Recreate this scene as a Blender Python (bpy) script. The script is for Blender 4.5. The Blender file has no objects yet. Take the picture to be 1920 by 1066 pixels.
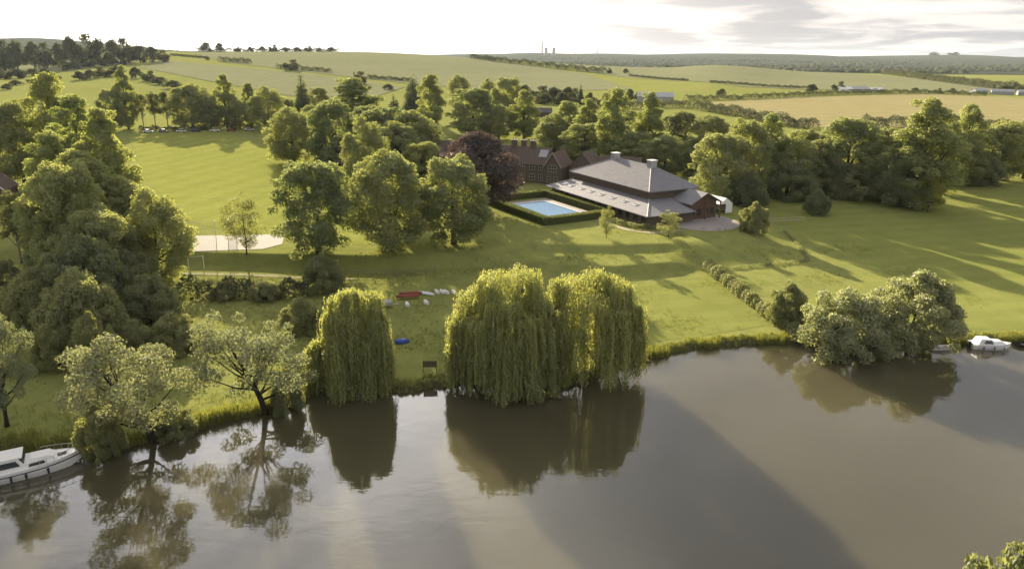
import bpy, math, random
import numpy as np
from mathutils import Vector, Matrix

S = bpy.context.scene
C = S.collection
rad = math.radians

# ---------------------------------------------------------------- camera
CAM_H, PITCH, ROLL = 40.0, rad(17.66), rad(0.5)
cam_data = bpy.data.cameras.new('camera')
cam_data.sensor_width = 36.0
cam_data.lens = 36.0 * 1350 / 1920
cam_data.clip_start, cam_data.clip_end = 0.5, 40000
cam = bpy.data.objects.new('camera', cam_data)
C.objects.link(cam)
fwd = Vector((0, math.cos(PITCH), -math.sin(PITCH)))
up0 = Vector((0, math.sin(PITCH), math.cos(PITCH)))
rt0 = Vector((1, 0, 0))
rt = rt0 * math.cos(ROLL) + up0 * math.sin(ROLL)
up = up0 * math.cos(ROLL) - rt0 * math.sin(ROLL)
cam.matrix_world = Matrix(((rt.x, up.x, -fwd.x, 0), (rt.y, up.y, -fwd.y, 0), (rt.z, up.z, -fwd.z, CAM_H), (0, 0, 0, 1)))
S.camera = cam

# ---------------------------------------------------------------- sky, sun, exposure
SUN_AZ, SUN_EL = rad(-21), rad(16.2)          # azimuth from the view axis (+y), negative to the left
sun_dir = Vector((math.sin(SUN_AZ) * math.cos(SUN_EL), math.cos(SUN_AZ) * math.cos(SUN_EL), math.sin(SUN_EL)))
CLOUD_SEED = 2.5
W = bpy.data.worlds.new('World')
S.world = W
W.use_nodes = True
wt = W.node_tree
wt.nodes.clear()
def wn(t, **k):
    n = wt.nodes.new(t)
    for a, b in k.items():
        setattr(n, a, b)
    return n
wl = wt.links.new
sky = wn('ShaderNodeTexSky', sky_type='NISHITA', sun_disc=False, sun_elevation=SUN_EL, sun_rotation=SUN_AZ,
         air_density=1.0, dust_density=3.0, ozone_density=1.0, altitude=50)
tc = wn('ShaderNodeTexCoord')
sep = wn('ShaderNodeSeparateXYZ'); wl(tc.outputs['Generated'], sep.inputs[0])
def wmath(op, a, b=None, clamp=False):
    n = wn('ShaderNodeMath', operation=op, use_clamp=clamp)
    for i, v in enumerate((a, b)):
        if v is None: continue
        if isinstance(v, (int, float)): n.inputs[i].default_value = v
        else: wl(v, n.inputs[i])
    return n.outputs[0]
den = wmath('ADD', wmath('MAXIMUM', sep.outputs[2], 0.0), 0.085)
comb = wn('ShaderNodeCombineXYZ')
wl(wmath('DIVIDE', sep.outputs[0], den), comb.inputs[0]); wl(wmath('DIVIDE', sep.outputs[1], den), comb.inputs[1])
comb.inputs[2].default_value = CLOUD_SEED
cn = wn('ShaderNodeTexNoise'); wl(comb.outputs[0], cn.inputs['Vector'])
cn.inputs['Scale'].default_value = 0.75; cn.inputs['Detail'].default_value = 7; cn.inputs['Roughness'].default_value = 0.55
cn.inputs['Distortion'].default_value = 0.35
mask = wn('ShaderNodeMapRange', interpolation_type='SMOOTHSTEP'); wl(cn.outputs[0], mask.inputs[0])
mask.inputs[1].default_value = 0.30; mask.inputs[2].default_value = 0.46; mask.inputs[3].default_value = 0.75
thick = wn('ShaderNodeMapRange', interpolation_type='SMOOTHSTEP'); wl(cn.outputs[0], thick.inputs[0])
thick.inputs[1].default_value = 0.40; thick.inputs[2].default_value = 0.58
dot = wn('ShaderNodeVectorMath', operation='DOT_PRODUCT'); wl(tc.outputs['Generated'], dot.inputs[0]); dot.inputs[1].default_value = sun_dir
glow = wmath('POWER', wmath('MAXIMUM', dot.outputs['Value'], 0.0), 18.0)
# thin cloud lit through, thick cloud grey; both brighten towards the sun
thin_l = wmath('ADD', 2.15, wmath('MULTIPLY', glow, 14.0))
thick_l = wmath('ADD', 1.2, wmath('MULTIPLY', glow, 8.0))
def lit(col, lev):
    n = wn('ShaderNodeVectorMath', operation='SCALE'); n.inputs[0].default_value = col; wl(lev, n.inputs['Scale']); return n.outputs[0]
cmix = wn('ShaderNodeMix', data_type='RGBA'); wl(thick.outputs[0], cmix.inputs[0])
wl(lit((1.0, 0.95, 0.90), thin_l), cmix.inputs[6]); wl(lit((0.93, 0.93, 1.0), thick_l), cmix.inputs[7])
smix = wn('ShaderNodeMix', data_type='RGBA')
wl(wmath('MULTIPLY', mask.outputs[0], 0.96), smix.inputs[0]); wl(sky.outputs[0], smix.inputs[6]); wl(cmix.outputs[2], smix.inputs[7])
bg = wn('ShaderNodeBackground'); wl(smix.outputs[2], bg.inputs[0]); bg.inputs[1].default_value = 0.13
wo = wn('ShaderNodeOutputWorld'); wl(bg.outputs[0], wo.inputs[0])

sun_data = bpy.data.lights.new('sun', 'SUN')
sun_data.energy = 4.5
sun_data.angle = rad(0.55)
sun_data.color = (1.0, 0.86, 0.62)
sun = bpy.data.objects.new('sun', sun_data)
sun.rotation_euler = (-sun_dir).to_track_quat('-Z', 'Y').to_euler()
sun.location = sun_dir * 300
C.objects.link(sun)

S.view_settings.view_transform = 'Standard'
S.view_settings.look = 'None'
S.view_settings.gamma = 1
S.view_settings.use_curve_mapping = False
S.view_settings.exposure = 1.8
S.render.engine = 'CYCLES'
S.cycles.max_bounces = 6
S.cycles.diffuse_bounces = 4
S.cycles.glossy_bounces = 3
S.cycles.transmission_bounces = 4
S.cycles.transparent_max_bounces = 4
S.cycles.volume_bounces = 0
S.cycles.use_denoising = True
S.cycles.caustics_reflective = False
S.cycles.caustics_refractive = False

HAZE = 2.4e-5
# ---------------------------------------------------------------- terrain height (metres above the river)
BANK_X = [-400, -120, -75, -60, -52, -44.8, -43, -38.5, -32.6, -27, -25, -23.5, -21, -18, -14, -6.7, 0, 5, 10, 13, 17, 25.3, 34, 42.5, 48, 52, 57, 62, 75, 120, 400]
BANK_Y = [-10, 42, 57, 63.5, 66.8, 66.0, 65.3, 69, 73.3, 76.3, 78.5, 82.5, 84, 83.4, 80.7, 83.7, 83.2, 82, 84.5, 87.5, 90.7, 95.6, 97.6, 98.6, 96.5, 95.5, 96.5, 98, 99.6, 101, 96]
TOP_POLY = [(-500, 133), (-60, 132), (-44, 131), (-26, 130.5), (-7, 134.5), (3, 141), (12, 141.5), (20, 141.2), (35, 143), (41, 147), (48, 154), (54, 166), (54, 188), (62, 230), (70, 300), (-500, 300)]
TOE_POLY = [(-500, 129.4), (-60, 128.6), (-44, 127.8), (-25, 127.0), (-6, 130.2), (1, 130), (8, 126), (20, 125.2), (37, 131), (58, 136.8), (61.5, 160), (64, 190), (76, 230), (90, 310), (-500, 310)]
FAR_U = [-1.3, -.9, -.667, -.57, -.38, -.19, -.05, .095, .2, .27, .38, .57, .8, 1.3]
FAR_D = [210, 330, 450, 600, 900, 1300, 1750, 2600, 4300, 6500, 9500, 13000]
FAR_Z = [[4]*14, [5]*14, [7]*14,
         [10, 11, 11, 12, 11, 10, 9, 9, 9, 9, 9, 8.5, 8, 8],
         [13, 15, 17, 23, 25, 24, 20, 15, 15, 18, 13, 10.5, 8, 8],
         [18, 20, 25, 38, 41, 42, 34, 24, 21, 26, 17, 10, 7, 7],
         [20, 22, 25, 35, 36, 35, 26, 16, 11, 10, 6, 4, 4, 4],
         [20, 24, 45, 40, 14, 5, 0, 0, 0, 0, 0, 0, 0, 0],
         [30, 50, 105, 92, 18, 4, 4, 4, 6, 6, 8, 8, 8, 8],
         [30, 40, 60, 55, 36, 38, 38, 44, 50, 58, 58, 52, 50, 50],
         [40, 40, 40, 40, 45, 45, 45, 48, 50, 52, 54, 52, 50, 50], [20]*14]

def sstep(a, b, x):
    t = np.clip((x - a) / (b - a), 0, 1)
    return t * t * (3 - 2 * t)

def poly_sd(x, y, poly):
    """signed distance, positive inside"""
    p = np.asarray(poly, float)
    q = np.roll(p, -1, 0)
    d = np.full(x.shape, 1e9)
    ins = np.zeros(x.shape, bool)
    for (ax, ay), (bx_, by_) in zip(p, q):
        ex, ey = bx_ - ax, by_ - ay
        t = np.clip(((x - ax) * ex + (y - ay) * ey) / (ex * ex + ey * ey), 0, 1)
        d = np.minimum(d, np.hypot(x - ax - t * ex, y - ay - t * ey))
        if ay != by_:
            c = (ay > y) != (by_ > y)
            xi = ax + (y - ay) / (by_ - ay) * ex
            ins ^= c & (x < xi)
    return np.where(ins, d, -d)

def bank_y(x):
    return np.interp(x, BANK_X, BANK_Y) + .22 * np.sin(x * 1.7) + .16 * np.sin(x * 3.9 + 1) + .1 * np.sin(x * 8.3)

def catmull(tab, i, f):
    n = tab.shape[0] - 1
    g = lambda k: tab[np.clip(k, 0, n)]
    p0, p1, p2, p3 = g(i - 1), g(i), g(i + 1), g(i + 2)
    return p0, p1, p2, p3

def far_height(x, y):
    yy = np.maximum(y, 215.0)
    u = np.clip(x / yy, FAR_U[0], FAR_U[-1])
    ld = np.log(np.clip(yy, FAR_D[0], FAR_D[-1]))
    lds = np.log(FAR_D)
    T = np.array(FAR_Z, float)
    i = np.clip(np.searchsorted(lds, ld, side='right') - 1, 0, len(lds) - 2)
    fi = (ld - lds[i]) / (lds[i + 1] - lds[i])
    U = np.array(FAR_U)
    j = np.clip(np.searchsorted(U, u, side='right') - 1, 0, len(U) - 2)
    fj = (u - U[j]) / (U[j + 1] - U[j])
    def cr(a, b, c, d, t):
        return b + .5 * t * (c - a + t * (2 * a - 5 * b + 4 * c - d + t * (3 * (b - c) + d - a)))
    n, m = T.shape
    row = lambda k: cr(T[np.clip(k, 0, n - 1), np.clip(j - 1, 0, m - 1)], T[np.clip(k, 0, n - 1), j],
                       T[np.clip(k, 0, n - 1), j + 1], T[np.clip(k, 0, n - 1), np.clip(j + 2, 0, m - 1)], fj)
    return cr(row(i - 1), row(i), row(i + 1), row(i + 2), fi)

def ground_z(x, y):
    x = np.asarray(x, float); y = np.asarray(y, float)
    d = y - bank_y(x)
    dd = np.maximum(d, 0)
    base = .75 + .017 * np.minimum(dd, 120) + .00008 * np.minimum(dd, 120) ** 2
    base = base + .10 * np.sin(x * .21 + .7 * np.sin(y * .13)) * np.sin(y * .17) * sstep(4, 12, dd)
    dt = poly_sd(x, y, TOE_POLY)
    do = -poly_sd(x, y, TOP_POLY)
    t = np.clip(np.maximum(dt, 0) / np.maximum(np.maximum(dt, 0) + np.maximum(do, 0), 1e-6), 0, 1)
    smooth = t * t * (3 - 2 * t)
    stair = .52 * sstep(.03, .24, t) + .48 * sstep(.68, .96, t)
    w = sstep(-4, 6, x) * (1 - sstep(29, 37, x))
    t = smooth * (1 - w) + stair * w
    near = base + (4.0 - base) * t
    near = near - sstep(1.3, -2.6, d) * (near + 2.2)      # the bank drops into the river bed
    nb = sstep(36, 32, y)                                    # the near bank, below the picture
    near = near + nb * 2.95 * (d < 0)
    k = sstep(205, 300, y)
    far = far_height(x, y)
    ridge = sstep(4800, 6200, y) * (9 * np.sin(x * .0011 + .6) + 6 * np.sin(x * .0031 + 1) + 3 * np.sin(x * .0083))
    ridge = ridge + 30 * np.exp(-((x - 3660) / 520) ** 2 - ((y - 6500) / 700) ** 2)
    return near * (1 - k) + (far + ridge) * k


# ---------------------------------------------------------------- materials
def mat_base(name):
    m = bpy.data.materials.new(name); m.use_nodes = True
    t = m.node_tree; t.nodes.clear()
    out = t.nodes.new('ShaderNodeOutputMaterial')
    return m, t, out
def nd(t, typ, **k):
    n = t.nodes.new(typ)
    for a, b in k.items(): setattr(n, a, b)
    return n
def noise(t, scale, detail=4, rough=.55, vec=None, dist=0):
    n = nd(t, 'ShaderNodeTexNoise')
    n.inputs['Scale'].default_value = scale; n.inputs['Detail'].default_value = detail
    n.inputs['Roughness'].default_value = rough; n.inputs['Distortion'].default_value = dist
    if vec is not None: t.links.new(vec, n.inputs['Vector'])
    return n.outputs[0]
def geo_pos(t):
    return nd(t, 'ShaderNodeNewGeometry').outputs['Position']
def ramp(t, fac, stops):
    r = nd(t, 'ShaderNodeValToRGB'); t.links.new(fac, r.inputs[0])
    el = r.color_ramp.elements
    while len(el) < len(stops): el.new(.5)
    for e, (p, c) in zip(el, stops): e.position = p; e.color = (*c, 1) if len(c) == 3 else c
    return r.outputs[0]
def mix(t, fac, a, b, mode='MIX'):
    n = nd(t, 'ShaderNodeMix', data_type='RGBA', blend_type=mode)
    for i, v in ((0, fac), (6, a), (7, b)):
        if isinstance(v, (int, float)): n.inputs[i].default_value = v
        elif isinstance(v, tuple): n.inputs[i].default_value = (*v, 1)
        else: t.links.new(v, n.inputs[i])
    return n.outputs[2]
def mrange(t, v, a, b, c=0., d=1.):
    n = nd(t, 'ShaderNodeMapRange', interpolation_type='SMOOTHSTEP'); t.links.new(v, n.inputs[0])
    for i, x in enumerate((a, b, c, d)): n.inputs[i + 1].default_value = x
    return n.outputs[0]
def bump(t, h, strength, dist):
    n = nd(t, 'ShaderNodeBump'); n.inputs['Strength'].default_value = strength; n.inputs['Distance'].default_value = dist
    t.links.new(h, n.inputs['Height']); return n.outputs[0]
def princ(t, out, col, rough=.8, normal=None, spec=.3, metal=0.):
    p = nd(t, 'ShaderNodeBsdfPrincipled')
    if isinstance(col, tuple): p.inputs['Base Color'].default_value = (*col, 1)
    else: t.links.new(col, p.inputs['Base Color'])
    p.inputs['Roughness'].default_value = rough; p.inputs['Specular IOR Level'].default_value = spec; p.inputs['Metallic'].default_value = metal
    if normal is not None: t.links.new(normal, p.inputs['Normal'])
    t.links.new(p.outputs[0], out.inputs[0]); return p
MATS = {}
def plain(name, col, rough=.7, var=.25, scale=2.0, spec=.3, metal=0., bmp=0.):
    """one colour, broken up by noise in the thing's own space"""
    if name in MATS: return MATS[name]
    m, t, o = mat_base(name)
    v = nd(t, 'ShaderNodeTexCoord').outputs['Object']
    f = noise(t, scale, 5, .6, v)
    c = ramp(t, f, [(.25, tuple(x * (1 - var) for x in col)), (.75, tuple(min(1, x * (1 + var)) for x in col))])
    nm = bump(t, noise(t, scale * 6, 3, .6, v), bmp, .05) if bmp else None
    princ(t, o, c, rough, nm, spec, metal)
    MATS[name] = m; return m

def leaf_mat(name, a, b, trans, tw=.38, gloss=.12, rough=.5, vary=1.0):
    m, t, o = mat_base(name)
    at = nd(t, 'ShaderNodeAttribute', attribute_name='lv').outputs['Fac']
    c = mix(t, at, a, b)
    rnd = nd(t, 'ShaderNodeObjectInfo').outputs['Random']
    c = mix(t, vary, c, ramp(t, rnd, [(0, (.72, .80, .82)), (.5, (1, 1, 1)), (1, (1.14, 1.12, .95))]), 'MULTIPLY')
    d = nd(t, 'ShaderNodeBsdfDiffuse'); t.links.new(c, d.inputs[0])
    tr = nd(t, 'ShaderNodeBsdfTranslucent'); t.links.new(mix(t, 1.0, mix(t, .5, c, a), trans, 'MULTIPLY'), tr.inputs[0])
    s1 = nd(t, 'ShaderNodeMixShader'); s1.inputs[0].default_value = tw
    t.links.new(d.outputs[0], s1.inputs[1]); t.links.new(tr.outputs[0], s1.inputs[2])
    g = nd(t, 'ShaderNodeBsdfGlossy'); g.inputs['Roughness'].default_value = rough; g.inputs[0].default_value = (.8, .8, .75, 1)
    s2 = nd(t, 'ShaderNodeMixShader'); s2.inputs[0].default_value = gloss * .35
    t.links.new(s1.outputs[0], s2.inputs[1]); t.links.new(g.outputs[0], s2.inputs[2])
    t.links.new(s2.outputs[0], o.inputs[0])
    return m
LM = {
    'broad': leaf_mat('leaf_green', (.175, .198, .095), (.300, .318, .165), (2.1, 2.0, 1.0), .46),
    'tall': leaf_mat('leaf_fresh', (.185, .212, .085), (.310, .330, .155), (2.1, 2.0, 1.0), .48),
    'shrub': leaf_mat('leaf_bush', (.160, .176, .085), (.275, .288, .155), (2.0, 1.9, 1.0), .44),
    'pale': leaf_mat('leaf_silver', (.16, .172, .095), (.30, .305, .195), (1.7, 1.7, 1.0), .40, .18, .65),
    'willow': leaf_mat('leaf_willow', (.215, .235, .085), (.360, .370, .155), (1.9, 1.8, 1.0), .46, .12, .5, .2),
    'osier': leaf_mat('leaf_osier', (.215, .228, .130), (.345, .355, .225), (1.8, 1.8, 1.0), .44, .12, .5, .3),
    'copper': leaf_mat('leaf_copper', (.074, .058, .054), (.132, .102, .096), (1.7, 1.3, 1.0), .30),
    'conifer': leaf_mat('leaf_conifer', (.090, .106, .056), (.160, .176, .090), (1.8, 1.8, 1.0), .3),
    'sapling': leaf_mat('leaf_young', (.140, .156, .072), (.245, .255, .125), (2.0, 1.9, 1.0), .44),
    'limelit': leaf_mat('leaf_lime', (.17, .185, .036), (.30, .30, .075), (2.0, 1.9, .8), .5),
    'far': leaf_mat('leaf_field_tree', (.064, .074, .042), (.110, .120, .066), (1.8, 1.7, 1.0), .3, 0.05),
    'hedge': leaf_mat('leaf_hedge', (.090, .105, .034), (.170, .182, .062), (2.1, 2.0, .9), .42),
}
LM['cedar'] = LM['conifer']; LM['sparse'] = leaf_mat('leaf_thin', (.085, .096, .042), (.150, .155, .075), (2.0, 1.9, 1.0))
BARK = plain('bark', (.085, .068, .05), .9, .35, 3, .1)
BARK_PALE = plain('bark_pale', (.22, .19, .15), .9, .3, 3, .1)
BARK_DARK = plain('bark_dark', (.04, .033, .026), .9, .3, 3, .1)

# ground
def lawn_material(name, dark, mid, light, scale=1., stripes=None, rough_amt=.3):
    m, t, o = mat_base(name)
    p = geo_pos(t)
    big = noise(t, .035 * scale, 5, .6, p, .4)
    med = noise(t, .35 * scale, 5, .65, p)
    fine = noise(t, 2.6 * scale, 4, .7, p)
    c = ramp(t, big, [(.3, mid), (.7, light)])
    c = mix(t, mrange(t, med, .42, .72, 0, .75), c, dark)
    c = mix(t, mrange(t, fine, .35, .75, 0, rough_amt), c, tuple(x * .62 for x in mid))
    if stripes:
        ang, per, amt = stripes
        mp = nd(t, 'ShaderNodeMapping'); t.links.new(p, mp.inputs[0]); mp.inputs['Rotation'].default_value = (0, 0, ang)
        w = nd(t, 'ShaderNodeTexWave', wave_type='BANDS', bands_direction='X'); t.links.new(mp.outputs[0], w.inputs[0])
        w.inputs['Scale'].default_value = .314 / per; w.inputs['Distortion'].default_value = .35; w.inputs['Detail'].default_value = 2
        c = mix(t, mrange(t, w.outputs[1], .35, .65, 0, amt), c, tuple(x * .72 for x in mid))
    df = nd(t, 'ShaderNodeBsdfDiffuse'); t.links.new(c, df.inputs[0]); t.links.new(bump(t, fine, .35, .1), df.inputs['Normal']); t.links.new(df.outputs[0], o.inputs[0])
    return m
M_GRASS = lawn_material('meadow_grass', (.158, .176, .056), (.212, .229, .068), (.258, .266, .084))
M_LAWN = lawn_material('mown_lawn', (.194, .212, .054), (.230, .248, .062), (.268, .280, .076), .6, (rad(12), 9, .25), .25)
M_GARDEN = lawn_material('striped_lawn', (.182, .202, .056), (.212, .230, .064), (.246, .258, .078), .7, (rad(78), 5.5, .22), .2)
M_MUD = plain('bank_mud', (.075, .060, .040), .8, .3, 1.5, .3, 0, .5)
M_CROP = lawn_material('green_crop', (.170, .182, .098), (.200, .208, .116), (.230, .234, .136), .25, (rad(68), 22, .16), .2)
M_WHEAT = lawn_material('ripening_wheat', (.245, .215, .105), (.28, .25, .125), (.315, .28, .145), .3, (rad(75), 18, .18), .2)
M_ROUGH = lawn_material('vale_grass', (.030, .038, .026), (.042, .052, .034), (.075, .085, .052), .06)
M_TRACK = plain('worn_track', (.20, .19, .085), .95, .2, 1.5, .1)
M_PATH = plain('gravel_path', (.34, .29, .21), .95, .2, 1.5, .1)
M_PAVE = plain('patio_paving', (.30, .265, .25), .85, .15, 1.2, .2)

def water_material():
    m, t, o = mat_base('river_water')
    p = geo_pos(t)
    mp = nd(t, 'ShaderNodeMapping'); t.links.new(p, mp.inputs[0]); mp.inputs['Scale'].default_value = (.55, 1, 1)
    n1 = noise(t, .55, 3, .5, mp.outputs[0], .2)
    n2 = noise(t, 3.2, 2, .5, mp.outputs[0])
    h = nd(t, 'ShaderNodeMath', operation='MULTIPLY_ADD'); t.links.new(n2, h.inputs[0]); h.inputs[1].default_value = .12; t.links.new(n1, h.inputs[2])
    c = ramp(t, noise(t, .03, 4, .5, p), [(.3, (.066, .059, .033)), (.7, (.086, .077, .045))])
    pr = princ(t, o, c, .06, bump(t, h.outputs[0], .2, .09), .5)
    t.links.new(mrange(t, noise(t, .05, 3, .6, mp.outputs[0], .6), .4, .65, .02, .06), pr.inputs['Roughness'])
    m.node_tree.nodes.active = pr; pr.subsurface_method = 'BURLEY'; pr.inputs['Subsurface Weight'].default_value = 1.0
    pr.inputs['Subsurface Radius'].default_value = (1.0, .9, .6); pr.inputs['Subsurface Scale'].default_value = 4.0      # turbid water blurs the shadows cast on it
    pr.inputs['IOR'].default_value = 1.8
    return m
M_WATER = water_material()

# ---------------------------------------------------------------- mesh helpers
class MB:
    """collects the faces of ONE part"""
    def __init__(s): s.v = []; s.f = []
    def add(s, vs, fs):
        b = len(s.v); s.v += [tuple(map(float, v)) for v in vs]; s.f += [tuple(i + b for i in f) for f in fs]; return s
    def box(s, cx, cy, z0, lx, ly, h, rz=0.):
        ca, sa = math.cos(rz), math.sin(rz)
        vs = [(cx + x * ca - y * sa, cy + x * sa + y * ca, z) for z in (z0, z0 + h) for x, y in ((-lx / 2, -ly / 2), (lx / 2, -ly / 2), (lx / 2, ly / 2), (-lx / 2, ly / 2))]
        return s.add(vs, [(3, 2, 1, 0), (4, 5, 6, 7), (0, 1, 5, 4), (1, 2, 6, 5), (2, 3, 7, 6), (3, 0, 4, 7)])
    def prism(s, poly, z0, z1):
        n = len(poly)
        vs = [(x, y, z0) for x, y in poly] + [(x, y, z1) for x, y in poly]
        return s.add(vs, [tuple(range(n - 1, -1, -1)), tuple(range(n, 2 * n))] + [(i, (i + 1) % n, n + (i + 1) % n, n + i) for i in range(n)])
    def slab(s, pts, th=.15):
        """flat polygon pts (seen from above, anticlockwise) thickened downwards along z"""
        n = len(pts)
        vs = [p for p in pts] + [(p[0], p[1], p[2] - th) for p in pts]
        return s.add(vs, [tuple(range(n)), tuple(range(2 * n - 1, n - 1, -1))] + [((i + 1) % n, i, n + i, n + (i + 1) % n) for i in range(n)])
    def tube(s, pts, radii, n=6, cap=True):
        pts = [Vector(p) for p in pts]; b = len(s.v); k = len(pts)
        if isinstance(radii, (int, float)): radii = [radii] * k
        for i, p in enumerate(pts):
            d = (pts[min(i + 1, k - 1)] - pts[max(i - 1, 0)])
            d = d.normalized() if d.length > 1e-6 else Vector((0, 0, 1))
            a = d.cross(Vector((0, 0, 1)) if abs(d.z) < .9 else Vector((1, 0, 0))).normalized(); c = d.cross(a)
            for j in range(n):
                q = p + (a * math.cos(2 * math.pi * j / n) + c * math.sin(2 * math.pi * j / n)) * radii[i]
                s.v.append(tuple(q))
        for i in range(k - 1):
            for j in range(n):
                s.f.append((b + i * n + j, b + i * n + (j + 1) % n, b + (i + 1) * n + (j + 1) % n, b + (i + 1) * n + j))
        if cap:
            s.f.append(tuple(b + j for j in range(n - 1, -1, -1))); s.f.append(tuple(b + (k - 1) * n + j for j in range(n)))
        return s
    def gable(s, x0, x1, y0, y1, z0, zr, axis='x'):
        """solid gable prism, ridge along axis"""
        if axis == 'x':
            ym = (y0 + y1) / 2
            vs = [(x0, y0, z0), (x1, y0, z0), (x1, y1, z0), (x0, y1, z0), (x0, ym, zr), (x1, ym, zr)]
            return s.add(vs, [(0, 1, 5, 4), (2, 3, 4, 5), (0, 4, 3), (1, 2, 5), (3, 2, 1, 0)])
        xm = (x0 + x1) / 2
        vs = [(x0, y0, z0), (x1, y0, z0), (x1, y1, z0), (x0, y1, z0), (xm, y0, zr), (xm, y1, zr)]
        return s.add(vs, [(1, 2, 5, 4), (3, 0, 4, 5), (0, 1, 4), (2, 3, 5), (3, 2, 1, 0)])
    def mesh(s, name, mats, smooth=False):
        me = bpy.data.meshes.new(name); me.from_pydata(s.v, [], s.f)
        for m in (mats if isinstance(mats, (list, tuple)) else [mats]): me.materials.append(m)
        if smooth: me.polygons.foreach_set('use_smooth', [True] * len(me.polygons))
        me.update(); return me
    def build(s, name, mats, parent=None, loc=(0, 0, 0), rz=0., smooth=False):
        return link(name, s.mesh(name, mats, smooth), parent, loc, rz)
def link(name, me, parent=None, loc=(0, 0, 0), rz=0.):
    o = bpy.data.objects.new(name, me); C.objects.link(o)
    o.location = loc; o.rotation_euler = (0, 0, rz)
    if parent is not None: o.parent = parent
    return o
def tag(o, label, cat, group=None):
    o['label'] = label; o['category'] = cat
    if group: o['group'] = group
    return o
def thing(name, label, cat, loc=(0, 0, 0), rz=0., group=None):
    o = bpy.data.objects.new(name, None); C.objects.link(o); o.empty_display_size = .5
    o.location = loc; o.rotation_euler = (0, 0, rz)
    return tag(o, label, cat, group)
def kids(o): return [c for c in bpy.data.objects if c.parent == o]
def dup(root, loc, rz, label, group=None):
    r = root.copy(); C.objects.link(r); r.location = loc; r.rotation_euler = (0, 0, rz); r['label'] = label
    if group: r['group'] = group
    for ch in kids(root):
        c = ch.copy(); C.objects.link(c); c.parent = r
        for g in kids(ch):
            d = g.copy(); C.objects.link(d); d.parent = c
    return r
def gz(x, y): return float(ground_z(np.array([x]), np.array([y]))[0])
def np_mesh(name, V, F4, mat, lv=None, smooth=False):
    """V (n,3), F4 (m,4) quads"""
    me = bpy.data.meshes.new(name)
    V = np.ascontiguousarray(V, np.float32); F4 = np.ascontiguousarray(F4, np.int32)
    me.vertices.add(len(V)); me.vertices.foreach_set('co', V.ravel())
    me.loops.add(F4.size); me.loops.foreach_set('vertex_index', F4.ravel())
    me.polygons.add(len(F4)); me.polygons.foreach_set('loop_start', np.arange(0, F4.size, 4, dtype=np.int32))
    if smooth: me.polygons.foreach_set('use_smooth', np.ones(len(F4), bool))
    me.materials.append(mat)
    me.update(calc_edges=True)
    if lv is not None:
        a = me.attributes.new('lv', 'FLOAT', 'FACE'); a.data.foreach_set('value', np.asarray(lv, np.float32))
    return me

# ---------------------------------------------------------------- ground sheet
def grid_faces(nr, nc):
    i = np.arange(nr - 1)[:, None] * nc + np.arange(nc - 1)[None, :]
    return np.stack([i, i + 1, i + nc + 1, i + nc], -1).reshape(-1, 4)
rows = np.concatenate([np.arange(-60, 58, 4.0), np.arange(58, 60, 1.), np.arange(60, 175, .62), np.arange(175, 320, 1.6), np.geomspace(320, 11500, 190)])
cols = np.linspace(-1, 1, 521)
cols = 1.15 * (.62 * cols + .38 * cols ** 3)
X = cols[None, :] * (75 + .95 * np.maximum(rows, 0))[:, None]
Y = np.repeat(rows[:, None], len(cols), 1)
Z = ground_z(X, Y)
o = link('ground', np_mesh('ground', np.stack([X, Y, Z], -1).reshape(-1, 3), grid_faces(*X.shape), M_GRASS, smooth=True))
o['kind'] = 'structure'
o.data.materials.append(M_ROUGH)
o.data.polygons.foreach_set('material_index', np.repeat((rows[:-1] > 1800).astype(np.int32), len(cols) - 1))

mb = MB().add([(-340, -55, 0), (340, -55, 0), (340, 125, 0), (-340, 125, 0)], [(0, 1, 2, 3)])
o = mb.build('river', M_WATER); o['kind'] = 'structure'

def patch(name, poly, mat, step, lift, kind='structure', parent=None):
    """a convex sheet draped on the ground"""
    import bmesh
    p = np.array(poly, float)
    x0, y0 = p.min(0); x1, y1 = p.max(0)
    nx = max(2, int((x1 - x0) / step) + 2); ny = max(2, int((y1 - y0) / step) + 2)
    gx, gy = np.meshgrid(np.linspace(x0 - .01, x1 + .01, nx), np.linspace(y0 - .01, y1 + .01, ny))
    bm = bmesh.new()
    vs = [bm.verts.new((a, b, 0)) for a, b in zip(gx.ravel(), gy.ravel())]
    for f in grid_faces(ny, nx): bm.faces.new([vs[i] for i in f])
    area = sum(p[i][0] * p[(i + 1) % len(p)][1] - p[(i + 1) % len(p)][0] * p[i][1] for i in range(len(p)))
    if area < 0: p = p[::-1]
    for i in range(len(p)):
        a, b = p[i], p[(i + 1) % len(p)]
        e = b - a
        bmesh.ops.bisect_plane(bm, geom=bm.verts[:] + bm.edges[:] + bm.faces[:], plane_co=(a[0], a[1], 0), plane_no=(e[1], -e[0], 0), clear_outer=True)
    co = np.array([v.co[:] for v in bm.verts])
    z = ground_z(co[:, 0], co[:, 1]) + lift
    for v, q in zip(bm.verts, z): v.co.z = q
    me = bpy.data.meshes.new(name); bm.to_mesh(me); bm.free(); me.materials.append(mat)
    me.polygons.foreach_set('use_smooth', [True] * len(me.polygons))
    o = link(name, me, parent); o['kind'] = kind
    return o
patch('playing_field', [(-58, 146), (-40, 139), (-28, 138), (-26, 200), (-62, 245), (-95, 300), (-124, 342), (-172, 326), (-110, 215), (-75, 160)], M_LAWN, 3, .03)
patch('lawn', [(64, 102.5), (120, 104), (175, 112), (175, 205), (70, 205), (64, 165), (63, 140)], M_GARDEN, 1.6, .02)
patch('lawn', [(17.5, 94.5), (26, 98), (39, 101.5), (36.8, 126), (21, 122)], M_GARDEN, .8, .02)
UD = lambda L: [(u * d, d) for u, d in L]
patch('crop_field', UD([(-.445, 1290), (-.30, 1330), (-.05, 1330), (.10, 960), (.16, 690), (.02, 640), (-.13, 690), (-.26, 790), (-.38, 950)]), M_CROP, 22, .3)
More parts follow.
